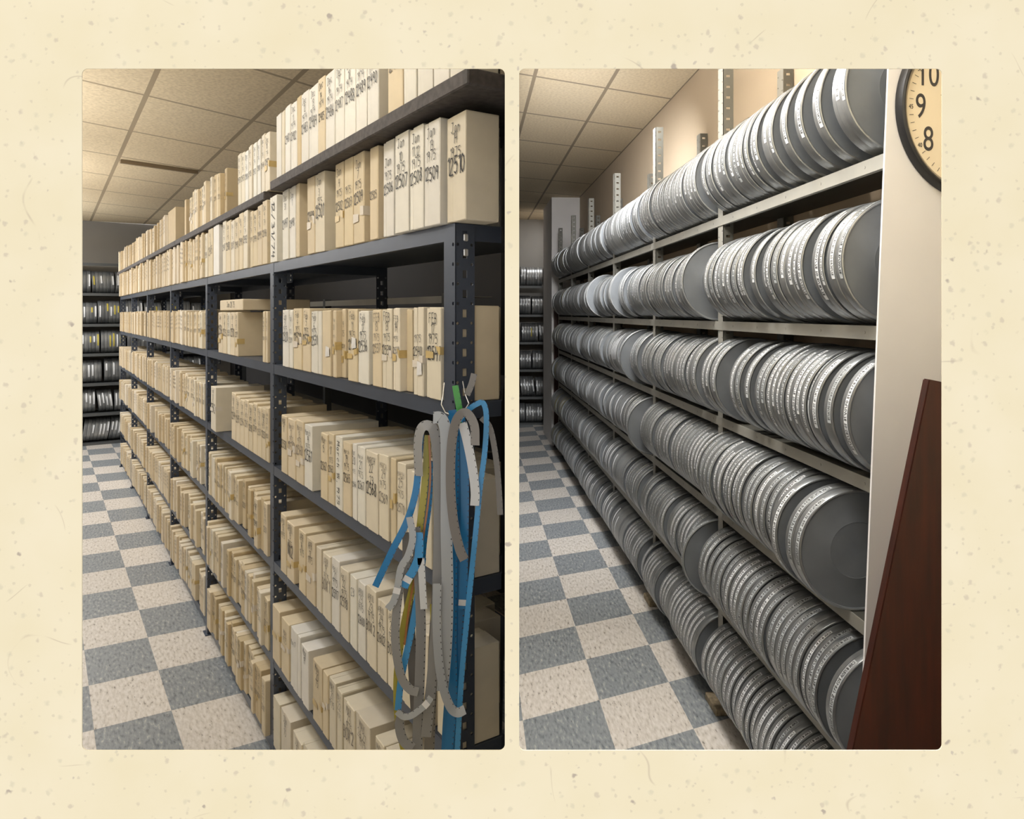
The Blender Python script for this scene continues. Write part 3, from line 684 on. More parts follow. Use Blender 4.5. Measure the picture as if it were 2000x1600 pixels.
UA = [396, 406, 416, 434, 441, 450, 458, 466, 474, 488, 494, 502, 512]
for a, b in zip(UA, UA[1:] + [522]):
    if a != 416: carton_spec('A', 1, a + .4, min(b - .4, a + 9), ZS_L[0], .24 + random.uniform(-.012, .012), random.choice('cci'), L3('Dec', str(a % 28 + 1), '74', str(12484 + UA.index(a))), tape=random.random() < .3)
carton_spec('A', 1, 416.5, 427, ZS_L[0], .262, 'w', None)

def fill_row(row, bay, xa, xb, z, hmean, hvar, tones='ccit', yf=0.006, gap=.12, wmin=.036, wmax=.06):
    x = xa
    while x < xb - wmin:
        w = min(random.uniform(wmin, wmax), xb - x - .001)
        if w < .02: break
        CART.append(dict(row=row, bay=bay, x0=x, x1=x + w - .002, z0=z, h=hmean + random.uniform(-hvar, hvar), yf=yf + random.choice((0, 0, .004, .012, -.01)), tone=random.choice(tones),
                         lines=L3(random.choice(('Mar', 'Apr', 'May', 'Jun', 'JAN')), str(random.randint(1, 30)), '1975', str(random.randint(12100, 12640))) if random.random() < .85 else None, tape=random.random() < .22))
        x += w + (random.uniform(.02, .05) if random.random() < gap else 0)
for k, r in ((3, 'D'), (4, 'E'), (5, 'F')): fill_row(r, 1, PX_L[1] + .06, PX_L[2] - .01, ZS_L[k], .205, .012)
for i in range(2, 6):
    for k, r in enumerate('ABCDEF'):
        if k == 0: fill_row(r, i, PX_L[i] + .002, PX_L[i + 1] - .002, ZS_L[0], .235, .02, 'cct', gap=.05)
        else: fill_row(r, i, PX_L[i] + .06, PX_L[i + 1] - .01, ZS_L[k], .205, .012, 'cct' if i > 3 else 'cci')
# planks beyond the end bay carry cartons too
xp2a, xp2b = x_at(ML, 505, 0.0), x_at(ML, 345, 0.0)
xp3b = x_at(ML, 231, 0.0)
fill_row('T', 1, x_at(ML, 434, 0), x_at(ML, 357, 0), ZP, .225, .012, 'cit', yf=-.01, gap=.03, wmin=.045, wmax=.07)
CART.append(dict(row='T', bay=2, x0=x_at(ML, 340, 0), x1=x_at(ML, 326, 0), z0=ZP, h=.235, yf=-.008, tone='i', lines=None))
fill_row('T', 3, x_at(ML, 324, 0), xp3b - .05, ZP, .22, .015, 'ctt', yf=-.01, gap=.2)

ROWNAME = {'T': 'on the top plank', 'A': 'under the top plank', 'B': 'on the second steel shelf', 'C': 'on the third steel shelf', 'D': 'on the fourth steel shelf', 'E': 'on the fifth steel shelf', 'F': 'on the lowest steel shelf'}
BAYNAME = ['end bay', 'second bay', 'third bay', 'fourth bay', 'fifth bay', 'last bay']

def clean_rows():
    """no two cartons of a row share space: walk along the row and trim"""
    rows = {}
    for c in CART: rows.setdefault(c['row'], []).append(c)
    for c in rows.get('A', []): c['h'] = min(c['h'], ZT - TH_B - ZS_L[0] - .002)
    for r in rows.values():
        r.sort(key=lambda c: c['x0'])
        for a, b in zip(r, r[1:]):
            if a['x1'] > b['x0'] - .0012: 
                mid = (a['x1'] + b['x0']) / 2; a['x1'] = mid - .0006; b['x0'] = mid + .0006
    for r in rows.values():
        r[:] = [c for c in r if c['x1'] - c['x0'] > .012]
    CART[:] = [c for r in rows.values() for c in r]
clean_rows()

def carton_body(bm, w, d, h, lid, rnd):
    """a two-piece carton seen spine-on: origin at the spine's lower corner, spine in the plane y = 0"""
    t = .0016
    if lid:
        s = w * rnd.uniform(.55, .8)
        rbox(bm, 0, s, -d, 0, 0, h, .0018)
        rbox(bm, s + .0004, w, -d + .0015, -.0012, .0012, h - .0014, .0012)
    else: rbox(bm, 0, w, -d, 0, 0, h, min(.0022, w * .1))
    for v in bm.verts:
        k = .0011
        v.co.x = min(w, max(0, v.co.x + rnd.uniform(-k, k) * (1 if .003 < v.co.z else 0)))
        v.co.y += rnd.uniform(-k * 1.6, 0) if v.co.y > -.01 else 0
        if v.co.z > h * .6: v.co.z += rnd.uniform(-.0016, .001)

def handwriting(lines, w, h, rnd):
    bm = bmesh.new(); n = 0
    for txt, rel, size in lines:
        if not txt: continue
        if size > 5:        # written along the spine, top to bottom
            st, ln = strokes(txt, .25, rnd); ln = max(ln, 4)
            cell = min(h * .86 / ln, w * .55 / 6)
            L_ = ln * cell; pw = cell * .62
            for l in st: ribbon2d(bm, [((w * .5 + (3 - y) * -1 * cell * -1 * -1), h * .5 + L_ / 2 - x * cell) for x, y in l] if False else [(w * .5 - (y - 3) * cell, h * .5 + L_ / 2 - x * cell) for x, y in l], pw, lambda u, v: Vector((w - u, .0012, v)) if False else Vector((u, .0012, v)))
            n += 1; continue
        st, ln = strokes(txt, .3, rnd)
        cell = min(w * (.88 if size > 1 else .66) / max(ln, 9), .0034 * size)
        ox = w * .5 + ln * cell * .5 + rnd.uniform(-.03, .03) * w; oz = h * (1 - rel - .03) + rnd.uniform(-.012, .012) * h
        tilt = rnd.uniform(-.05, .1); tall = 1.6 if size > 1 else 1.35
        pw = cell * (.85 if size > 1 else .6)
        for l in st: ribbon2d(bm, [(ox - x * cell, oz + (y * tall + x * tilt) * cell) for x, y in l], pw, lambda u, v: Vector((u, .0010, v)))
        n += 1
    return bm if n else (bm.free() or None)
# the room's x axis runs away from the viewer, so writing on the spines advances towards smaller x

def build_cartons():
    rnd = random.Random(11)
    CART.sort(key=lambda c: c['x0'])
    # cartons hidden behind others at the far end are one mass
    single = CART[:300]; rest = CART[300:]
    count = {}; seen = {}
    for c in single:
        w, h = c['x1'] - c['x0'], c['h']
        d = min(.23, room_depth(c['x0']) - .006 + c['yf'])
        key = (c['row'], c['bay']); n = count.get(key, 0); count[key] = n + 1
        M = ML @ Matrix.Translation((c['x0'], c['yf'], c['z0'] + .0008))
        bm = bmesh.new(); carton_body(bm, w, d, h, c['tone'] in 'wi' and w > .03, rnd)
        o = new_obj('film_carton', bm, carton, None); o.matrix_world = M
        tn, tc = TONES[c['tone']]
        f = rnd.uniform(.93, 1.03); o.color = (tc[0] * f, tc[1] * f, tc[2] * f * rnd.uniform(.95, 1), 1)
        num = None
        if c.get('lines'):
            hb = handwriting(c['lines'], w, h, rnd)
            if hb is not None:
                new_obj('handwriting', hb, ink_pale if rnd.random() < .25 and c['tone'] != 'w' else ink, None, o)
            for t, _, s in c['lines']:
                if len(t) >= 5 and (t[:2] in ('12',) or s > 5): num = t
        if c.get('tape'):
            z = h * rnd.uniform(.28, .5); bm = bmesh.new(); hh = rnd.uniform(.016, .026)
            sl = rnd.uniform(-.006, .006); wr = min(.03, d * .3)
            q = [(w * rnd.uniform(.1, .35), .0014, z), (-.0008, .0014, z + sl), (-.0008, .0014, z + sl + hh), (w * .3, .0014, z + hh)]
            vs = [bm.verts.new(p) for p in q]; bm.faces.new(vs)
            v2 = [bm.verts.new((-.0008, -wr, z + sl)), bm.verts.new((-.0008, -wr, z + sl + hh))]
            bm.faces.new((vs[1], v2[0], v2[1], vs[2]))
            q = [(w * .98, .0013, z - hh * .7), (w * .45, .0013, z - hh * .6), (w * .45, .0013, z + hh * .2), (w * .98, .0013, z + hh * .3)]
            bm.faces.new([bm.verts.new(p) for p in q])
            new_obj('tape', bm, tape_m if rnd.random() < .7 else cloth_tape, None, o)
        if c.get('paper'):
            bm = bmesh.new(); z = h * rnd.uniform(.2, .7)
            q = [(w * .55, .0016, z), (w * .05, .0016, z + .004), (w * .0, .004, z + .03), (w * .5, .0016, z + .034)]
            bm.faces.new([bm.verts.new(p) for p in q]); new_obj('paper_slip', bm, paper_m, None, o)
        a = f'marked {num} ' if num and c['bay'] == 0 and ' ' not in num else ''
        post = 'end post' if c['bay'] == 0 else BAYNAME[c['bay']] + ' near post'
        tag(o, f"{tn} film carton {a}{ROWNAME[c['row']]}, {ordn(n)} from the {post}", 'carton', 'film cartons on the dark steel rack')
    # the rest, smallest in view
    bm = bmesh.new()
    for c in rest:
        rbox(bm, c['x0'], c['x1'], c['yf'] - .23, c['yf'], c['z0'] + .0008, c['z0'] + c['h'], .002)
        if c.get('lines') and rnd.random() < .9:
            w, h = c['x1'] - c['x0'], c['h']
            for rel, k in ((.2, .3), (.3, .25), (.42, .4), (.55, .6)):
                z = c['z0'] + h * (1 - rel); xm = (c['x0'] + c['x1']) / 2
                for s in range(3):
                    u = xm + (s - 1) * w * .2
                    q = [(u - w * .04, c['yf'] + .001, z), (u + w * .05, c['yf'] + .001, z + .002), (u + w * .07, c['yf'] + .001, z + .012), (u - w * .02, c['yf'] + .001, z + .013)]
                    bm.faces.new([bm.verts.new(p) for p in q]).material_index = 1
    o = new_obj('far_film_cartons', bm, [carton_many, ink_pale], ML)
    tag(o, 'tightly packed tan film cartons along the far bays of the dark steel rack', 'cartons'); o['kind'] = 'stuff'
build_cartons()

# cartons that lie across others or stand apart
def lone_carton(x0, x1, y0, y1, z0, z1, color, label, m=None, lines=None):
    bm = bmesh.new(); rbox(bm, 0, x1 - x0, y0 - y1, 0, 0, z1 - z0, .003)
    o = new_obj('film_carton', bm, m or carton); o.matrix_world = ML @ Matrix.Translation((x0, y1, z0 + .001)); o.color = (*color, 1)
    if lines:
        st, ln = strokes(lines, .3); w, h = x1 - x0, z1 - z0
        cell = min(w * .8 / ln, h * .5 / 6); bm = bmesh.new()
        for l in st: ribbon2d(bm, [(w * .5 + ln * cell * .5 - x * cell, h * .3 + y * cell) for x, y in l], cell * .6, lambda u, v: Vector((u, .001, v)))
        new_obj('handwriting', bm, ink, None, o)
    return tag(o, label, 'carton')
xa, xb = x_at(ML, 473, 0), x_at(ML, 429, 0)
lone_carton(xa, xb, -.30, -.002, ZS_L[1] + .2055, ZS_L[1] + .255, CREAM, 'cream film carton lying flat on top of upright cartons in the second bay', lines='Jan 28 75')

# ---- planks resting on the cartons
def plank(xa, xb, yf, zt, label, depth_=.30):
    bm = bmesh.new()
    ya = -depth_
    pts = [(xa, yf), (xb, yf), (xb, ya), (xa, ya)]
    lim = room_depth(xa)
    if lim < depth_: pts = [(xa, yf), (xb, yf), (xb, ya), ((depth_ * .835 - .0986) / .5503, ya), (xa, -lim)]
    prism(bm, pts, zt - TH_B, zt - .0005)
    bmesh.ops.bevel(bm, geom=bm.edges[:], offset=.003, segments=1, affect='EDGES')
    o = new_obj('shelf_plank', bm, plank_m, ML); tag(o, label, 'plank', 'planks on top of the cartons')
plank(xb0, xb1 - .002, YB, ZT, 'dark rough-edged board over the end bay carrying white film cartons')
plank(x_at(ML, 521, .0) , xp2b - .003, .012, ZP, 'dark board above the second bay carrying a carton standing edge-on')
plank(xp2b + .003, xp3b, .012, ZP, 'dark board above the far bays carrying tan film cartons')

# ---- things at the rack's end beside the dividing wall
def end_carton(row, x0, x1, y1, d, h, color, label, m=None):
    z = ZS_L['ABCDEF'.index(row)]
    bm = bmesh.new(); rbox(bm, 0, x1 - x0, -d, 0, 0, h, .003)
    o = new_obj('film_carton', bm, m or carton); o.matrix_world = ML @ Matrix.Translation((x0, y1, z + .001)); o.color = (*color, 1)
    tag(o, label, 'carton')
end_carton('E', .02, .10, -.012, .085, .14, CREAM, 'brown corrugated carton at the end of the fifth steel shelf', kraft)

# ================================================================== film strips hung on the end post
def hang():
    # a wire hook through the post
    bm = bmesh.new()
    def W(u, v, Y): return Vector(((u - PX0) / F_PX * Y, Y, EYE - (v - PY0) * Y / F_PX))
    pts = [W(866, 752, 1.50), W(868, 748, 1.485), W(865, 775, 1.47), W(862, 790, 1.46), W(870, 806, 1.45), W(886, 812, 1.44), W(905, 806, 1.44), W(916, 788, 1.45), W(908, 768, 1.48), W(904, 745, 1.50)]
    sm = []
    for a, b in zip(pts, pts[1:]): sm += [a.lerp(b, k / 4) for k in range(4)]
    tube(bm, sm + [pts[-1]], .0012, 6)
    o = new_obj('wire_hook', bm, zinc, None, None, True); tag(o, 'thin wire hook on the end post holding film strips', 'hook')
    def cr(p0, p1, p2, p3, t): return .5 * ((2 * p1) + (p2 - p0) * t + (2 * p0 - 5 * p1 + 4 * p2 - p3) * t * t + (3 * p1 - p0 - 3 * p2 + p3) * t ** 3)
    def strip(label, color, width, Y, pts, turn=0.0, turn2=None, dY=0.0, tape=None):
        """pts: (column, row[, extra depth]); width in metres; turn: how far the strip is turned edge-on"""
        P = [W(p[0], p[1], Y + dY * i / max(1, len(pts) - 1) + (p[2] if len(p) > 2 else 0)) for i, p in enumerate(pts)]
        Q = [P[0] * 2 - P[1]] + P + [P[-1] * 2 - P[-2]]
        C = []
        for i in range(1, len(Q) - 2):
            for k in range(8): C.append(cr(Q[i - 1], Q[i], Q[i + 1], Q[i + 2], k / 8))
        C.append(P[-1])
        bm = bmesh.new(); uvl = bm.loops.layers.uv.new('UVMap'); rows = []; s = 0
        for i, c in enumerate(C):
            t = (C[min(i + 1, len(C) - 1)] - C[max(i - 1, 0)]).normalized()
            f = i / (len(C) - 1); a = turn if turn2 is None else turn + (turn2 - turn) * f
            view = Vector((0, 1, 0))
            side = t.cross(view)
            if side.length < .15: side = Vector((1, 0, 0))
            side.normalize()
            nrm = side.cross(t).normalized()
            side = side * math.cos(a) + nrm * math.sin(a)
            if i: s += (c - C[i - 1]).length
            if rows and side.dot(rows[-1][3]) < 0: side = -side
            rows.append((bm.verts.new(c - side * width / 2), bm.verts.new(c + side * width / 2), s, side))
        for a, b in zip(rows, rows[1:]):
            f = bm.faces.new((a[0], a[1], b[1], b[0]))
            for lp, uv in zip(f.loops, ((0, a[2]), (1, a[2]), (1, b[2]), (0, b[2]))): lp[uvl].uv = uv
        o = new_obj('film_strip', bm, FILM[color], None, None, True)
        tag(o, label, 'film strip', 'film strips hung on the end post')
        if tape is not None:
            i = min(len(C) - 2, int(tape * (len(C) - 1))); c = C[i]; t = (C[i + 1] - C[i]).normalized(); sd = rows[i][3]; nr = sd.cross(t).normalized()
            if nr.y > 0: nr = -nr
            bm = bmesh.new()
            for g in (-1,):
                q = [c - sd * width * .52 - t * .006, c + sd * width * .52 - t * .006, c + sd * width * .52 + t * .006, c - sd * width * .52 + t * .006]
                bm.faces.new([bm.verts.new(p + nr * .0008) for p in q])
            new_obj('splice_tape', bm, paper_m, None, o)
    s = strip
    s('wide blue film strip swinging out to the aisle with a cut end', 'blue', .0135, 1.40, [(838, 826), (823, 838), (818, 900), (812, 960), (795, 1018), (764, 1080), (733, 1146)])
    s('grey film loop arching over the hook, aisle side', 'grey', .020, 1.39, [(818, 930), (816, 870), (822, 838), (836, 831), (848, 845), (855, 900), (857, 1000), (855, 1120), (850, 1240), (842, 1340), (832, 1440)], .5, .1)
    s('broad pale grey film strip hanging straight in the middle of the bundle', 'pale grey', .0225, 1.375, [(846, 816), (862, 818), (871, 850), (872, 940), (872, 1040), (874, 1150), (872, 1250), (864, 1350)], .1)
    s('brown-grey film loop falling towards the end wall side', 'brown grey', .018, 1.36, [(928, 870), (926, 830), (910, 806), (892, 820), (882, 870), (880, 950), (886, 1020), (897, 1070), (907, 1094)], .3, .2)
    s('light blue film loop at the outer side of the bundle', 'light blue', .0105, 1.385, [(893, 826), (908, 806), (930, 790), (944, 788), (950, 816), (947, 880), (938, 950), (930, 1030), (922, 1110), (912, 1210), (901, 1330), (893, 1470)])
    s('short grey film end hanging before the big carton', 'brown grey', .0115, 1.42, [(940, 816), (957, 836), (968, 890), (974, 950), (977, 1006)])
    s('white film strip bent towards its torn tip', 'white', .0175, 1.38, [(903, 826), (912, 860), (922, 910), (928, 960), (927, 988)])
    s('wide blue film strip straight under the hook', 'blue', .030, 1.43, [(890, 800), (897, 850), (898, 950), (897, 1060), (894, 1180), (888, 1300), (880, 1400), (876, 1480)])
    s('second blue film strip beside the pale grey one', 'blue', .018, 1.415, [(884, 812), (888, 880), (886, 1000), (884, 1120), (883, 1260), (884, 1370), (874, 1480)])
    s('narrow blue film strip with a white splice low on it', 'blue', .016, 1.41, [(905, 836), (908, 940), (907, 1060), (905, 1150), (903, 1190)], tape=.92)
    s('yellow film strip curling round the bundle to its foot', 'yellow', .0135, 1.405, [(836, 850), (833, 905), (827, 972), (818, 1045), (809, 1130), (790, 1215), (776, 1310), (777, 1400), (790, 1470)], .2)
    s('short yellow film end among the grey loops', 'yellow', .011, 1.40, [(845, 1180), (847, 1250), (840, 1320), (832, 1380)])
    s('grey film curve bulging towards the aisle', 'grey', .0165, 1.385, [(800, 1085), (784, 1130), (774, 1200), (773, 1260), (783, 1320), (800, 1346), (817, 1352)], .2)
    s('pale grey film curve ending in an upturned tip', 'pale grey', .0165, 1.365, [(854, 1140), (853, 1220), (857, 1290), (866, 1345), (880, 1382), (894, 1392), (908, 1386)], .1, .5)
    s('short grey film end with a silver splice', 'pale grey', .0135, 1.375, [(800, 1010), (806, 1050), (797, 1085), (783, 1110), (776, 1150), (768, 1176), (757, 1190)], tape=.7)
    s('short blue film end with a silver splice', 'light blue', .0165, 1.38, [(818, 1040), (818, 1085), (808, 1112), (796, 1132), (788, 1148)], tape=.75)
    s('green film tab sticking up above the hook', 'green', .0125, 1.40, [(889, 753), (893, 775), (898, 803)])
    s('small green film scrap behind the grey loop', 'green', .013, 1.43, [(901, 822), (907, 838)], .2)
    s('grey film tab sticking up beside the green one', 'brown grey', .0125, 1.42, [(926, 730), (921, 750), (912, 772)])
    s('grey film loop at the very bottom with a splice', 'pale grey', .012, 1.37, [(775, 1390), (788, 1400), (803, 1398), (818, 1388), (832, 1376), (842, 1362)], .2, tape=.8)
    s('long grey film strip at the back of the bundle', 'brown grey', .021, 1.44, [(860, 810), (863, 900), (862, 1010), (855, 1130), (848, 1250), (842, 1370), (838, 1480)])
    s('grey film strip hanging inside the bundle near its foot', 'grey', .020, 1.39, [(812, 1030), (818, 1120), (822, 1220), (820, 1320), (816, 1420), (815, 1475)], .5, .2)
    s('orange-brown film strip, very narrow', 'orange', .004, 1.395, [(838, 850), (840, 940), (828, 1040), (814, 1110), (800, 1180), (790, 1260)])
    s('blue film strip bent to a point low on the aisle side', 'light blue', .013, 1.40, [(826, 1090), (815, 1170), (804, 1230), (792, 1285), (783, 1330), (777, 1388)])
    s('grey film curl touching the lowest cartons', 'grey', .018, 1.375, [(792, 1392), (782, 1402), (781, 1425), (789, 1448), (806, 1462)], .3)
    s('dark grey film ribbon crossing behind the yellow strip', 'brown grey', .019, 1.415, [(795, 1040), (796, 1120), (800, 1210), (806, 1300), (812, 1400)], .3)
    s('white film end cut square under the grey loops', 'white', .0135, 1.38, [(822, 1090), (824, 1125), (826, 1160), (828, 1190)])
    s('blue film ribbon along the carton side of the bundle', 'blue', .016, 1.42, [(838, 900), (836, 980), (826, 1060), (822, 1120)])
hang()

# ================================================================== film cans
def can_mesh(name, R, t, n=72):
    bm = bmesh.new(); h = t / 2
    prof = [(0, -h + .0035), (R * .46, -h + .0035), (R * .465, -h + .0027), (R * .475, -h + .0035), (R - .009, -h + .0035), (R - .007, -h + .001), (R - .004, -h), (R - .001, -h + .001), (R, -h + .003),
            (R, -h + t * .52), (R - .0022, -h + t * .53), (R - .0022, -h + t * .56), (R - .0008, -h + t * .57), (R - .0008, h - .003), (R - .003, h), (R - .009, h - .002), (0, h - .003)]
    lathe_x(bm, prof, n, [1, 1, 1, 1, 1, 0, 0, 0, 0, 0, 0, 0, 0, 0, 0, 1])
    me = bpy.data.meshes.new(name); bm.to_mesh(me); bm.free()
    for m in (can_rim, can_face): me.materials.append(m)
    for p in me.polygons: p.use_smooth = True
    me.set_sharp_from_angle(angle=0.5)
    return me
CAN_ME = {}
def can_body(R, t):
    k = (round(R, 3), round(t, 3))
    if k not in CAN_ME: CAN_ME[k] = can_mesh('film_can', *k)
    return CAN_ME[k]
def label_mesh(R, t, a0, a1, text, m, detail):
    """paper strip round the rim with printing along it; angles from the top towards the aisle (+y) and down"""
    bm = bmesh.new(); n = max(6, int((a1 - a0) / math.radians(4))); w = t * .40; xc = -t * .24
    Rr = R + .0009
    P = lambda a, x, r: Vector((x, r * math.sin(a), r * math.cos(a)))
    prev = None
    for i in range(n + 1):
        a = a0 + (a1 - a0) * i / n
        cur = [bm.verts.new(P(a, xc - w / 2, Rr)), bm.verts.new(P(a, xc + w / 2, Rr))]
        if prev: bm.faces.new((prev[0], prev[1], cur[1], cur[0]))
        prev = cur
    if text and detail:
        st, ln = strokes(text)
        cell = min((a1 - a0) * .93 * R / ln, w * .62 / 6 * 1.5); h6 = w * .6 / 6
        aa = a0 + (a1 - a0) * .02
        for l in st:
            pts = [(x * cell, y * h6) for x, y in l]
            ribbon2d(bm, pts, min(cell, h6) * 1.15, lambda u, v: P(aa + u / R, xc - w * .3 + v, Rr + .0004), 1)
    me = bpy.data.meshes.new('label_strip'); bm.to_mesh(me); bm.free()
    me.materials.append(m); me.materials.append(ink)
    return me

PX_R = [0.0, 1.163, 2.287, 3.489, 4.661, 5.793, 6.93]
ZS_R = [2.120, 1.668, 1.2535, 0.8545, 0.4456, 0.045]
RC0 = 0.1735
YBK = -0.265
def build_can_rack():
    root = empty('steel_can_rack', MR)
    tag(root, 'long grey steel shelving rack holding rows of round film cans', 'shelving rack')
    H = 2.765
    bm = bmesh.new(); p = 0.046
    perforated(bm, Matrix.Identity(4), 0.06, H, [(0.018, 0.0042, 0.0042, False, .5), (0.042, 0, 0, False, 0), (0.06, .0042, .0042, False, 0)], p, .003)
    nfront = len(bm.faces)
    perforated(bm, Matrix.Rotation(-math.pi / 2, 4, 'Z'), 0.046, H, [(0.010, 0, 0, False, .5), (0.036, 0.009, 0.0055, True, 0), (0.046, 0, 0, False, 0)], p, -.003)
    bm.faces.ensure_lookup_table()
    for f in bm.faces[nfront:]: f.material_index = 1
    o = None
    for i, x in enumerate(PX_R):
        if i == 0: continue          # the end wall stands in for the first upright
        for yy in (0.0, YBK):
            M = Matrix.Translation((x, yy, 0.033 if i in (1, 2) else 0)) if yy == 0 else Matrix.Translation((x, yy - .046, 0)) @ Matrix.Translation((0, .046, 0))
            if o is None: o = new_obj('post', bm, [grey_steel, dark_steel], M, root)
            else: from_mesh('post', o.data, M, root)
    for i in range(6):
        x0, x1 = PX_R[i] - (.075 if i == 0 else .0), PX_R[i + 1] - .001
        for k, z in enumerate(ZS_R):
            bm = bmesh.new()
            lip = min(.038, z - .034)
            prism(bm, [(x0, .001), (x0 + (.058 if i == 0 else 0), YBK - .02), (x1, YBK - .02), (x1, .001)], z - .003, z, 1)
            box(bm, x0, x1, .001, .004, z - lip, z)
            box(bm, x0 + (.006 if i == 0 else 0), x1, -.012, .001, z - lip, z - lip + .003)
            for q in range(5):       # bolt holes in the beam
                xx = x0 + (x1 - x0) * (q + .5) / 5; tube(bm, [(xx, .0035, z - lip * .5), (xx, .0047, z - lip * .5)], .004, 8, 2)
            new_obj('shelf', bm, [grey_steel, dark_steel, hole_m], None, root)
    return root
build_can_rack()

CANS = []
def can_spec(row, bay, x, t, R=None, p=.08, label=1.0): CANS.append(dict(row=row, bay=bay, x=x, t=t, R=R or (.180 + random.uniform(-.003, .003) if row == 0 else RC0 + random.uniform(-.002, .002)), p=p, label=label))
ROWS_PX = [
 [1424, 1433, 1441, 1447, 1453, 1460, 1466, 1476, 1497, 1506, 1534, 1566, 1600, 1636, 1650, 1664, 1698],
 [1397, 1406, 1414, 1423, 1437, 1444, 1451, 1470, 1494, 1503, 1518, 1531, 1545, 1554, 1567, 1599, 1609, 1632, 1647, 1661, 1674],
 [1397, 1431, 1444, 1458, 1483, 1494, 1503, 1512, 1520, 1528, 1538, 1550, 1561, 1571, 1577, 1597, 1626, 1652],
 [1399, 1406, 1412, 1419, 1425, 1432, 1438, 1444, 1450, 1457, 1472, 1482, 1494, 1505, 1516, 1527, 1552, 1582, 1598],
 [1411, 1418, 1429, 1438, 1447, 1457, 1467, 1479, 1489, 1499, 1509, 1521, 1532, 1543, 1556, 1567, 1578, 1590, 1602, 1634],
 [1408, 1416, 1424, 1432, 1444, 1452, 1460, 1468, 1480, 1490, 1500, 1510, 1520, 1530, 1540, 1552, 1565, 1580, 1596, 1612, 1630]]
for r, us in enumerate(ROWS_PX):
    xs = [x_at(MR, u, .10) for u in us]             # near faces, running towards the viewer
    while xs[0] + .094 < PX_R[1]: xs.insert(0, xs[0] + random.choice((.047, .048, .06)))
    for i, x in enumerate(xs):
        far = PX_R[1] - .004 if i == 0 else xs[i - 1] - .0015
        t = min(.046, far - x)
        if t < .016 or x < -.03 or x + t > PX_R[1] - .003:
            x = max(-.03, min(x, PX_R[1] - .004 - .044)); t = min(.044, far - x)
            if t < .02: continue
        can_spec(r, 0, x + t / 2, t, p={3: .125, 4: .115}.get(r, .10) + (.03 if (r == 3 and i >= len(xs) - 3) else 0) + random.choice((0, 0, .004, -.006)))
for b in range(1, 6):
    for r in range(6):
        x = PX_R[b] + .064; end = PX_R[b + 1] - .006
        while x < end - .03:
            run = random.randint(3, 9); R = RC0 + random.uniform(-.006, .001) + (.005 if r == 0 else 0); p = .10 + random.choice((0, 0, .006, -.008))
            for _ in range(run):
                t = random.uniform(.040, .047)
                if x + t > end: break
                can_spec(r, b, x + t / 2, t, R + random.uniform(-.0015, .0015), p, label=random.choice((1, 1, 1, .7, 0)))
                x += t + .0012
            x += random.choice((.012, .03, .05, .06))
# cans pulled out of line
for b, r, dx in ((1, 4, .084), (1, 1, .10), (2, 1, .62), (2, 3, .084), (3, 1, .4), (2, 2, .30)):
    X = PX_R[b] + dx
    CANS[:] = [c for c in CANS if not (c['row'] == r and c['bay'] == b and abs(c['x'] - X) < .058)]
    can_spec(r, b, X, .03, RC0 + .002, .155)

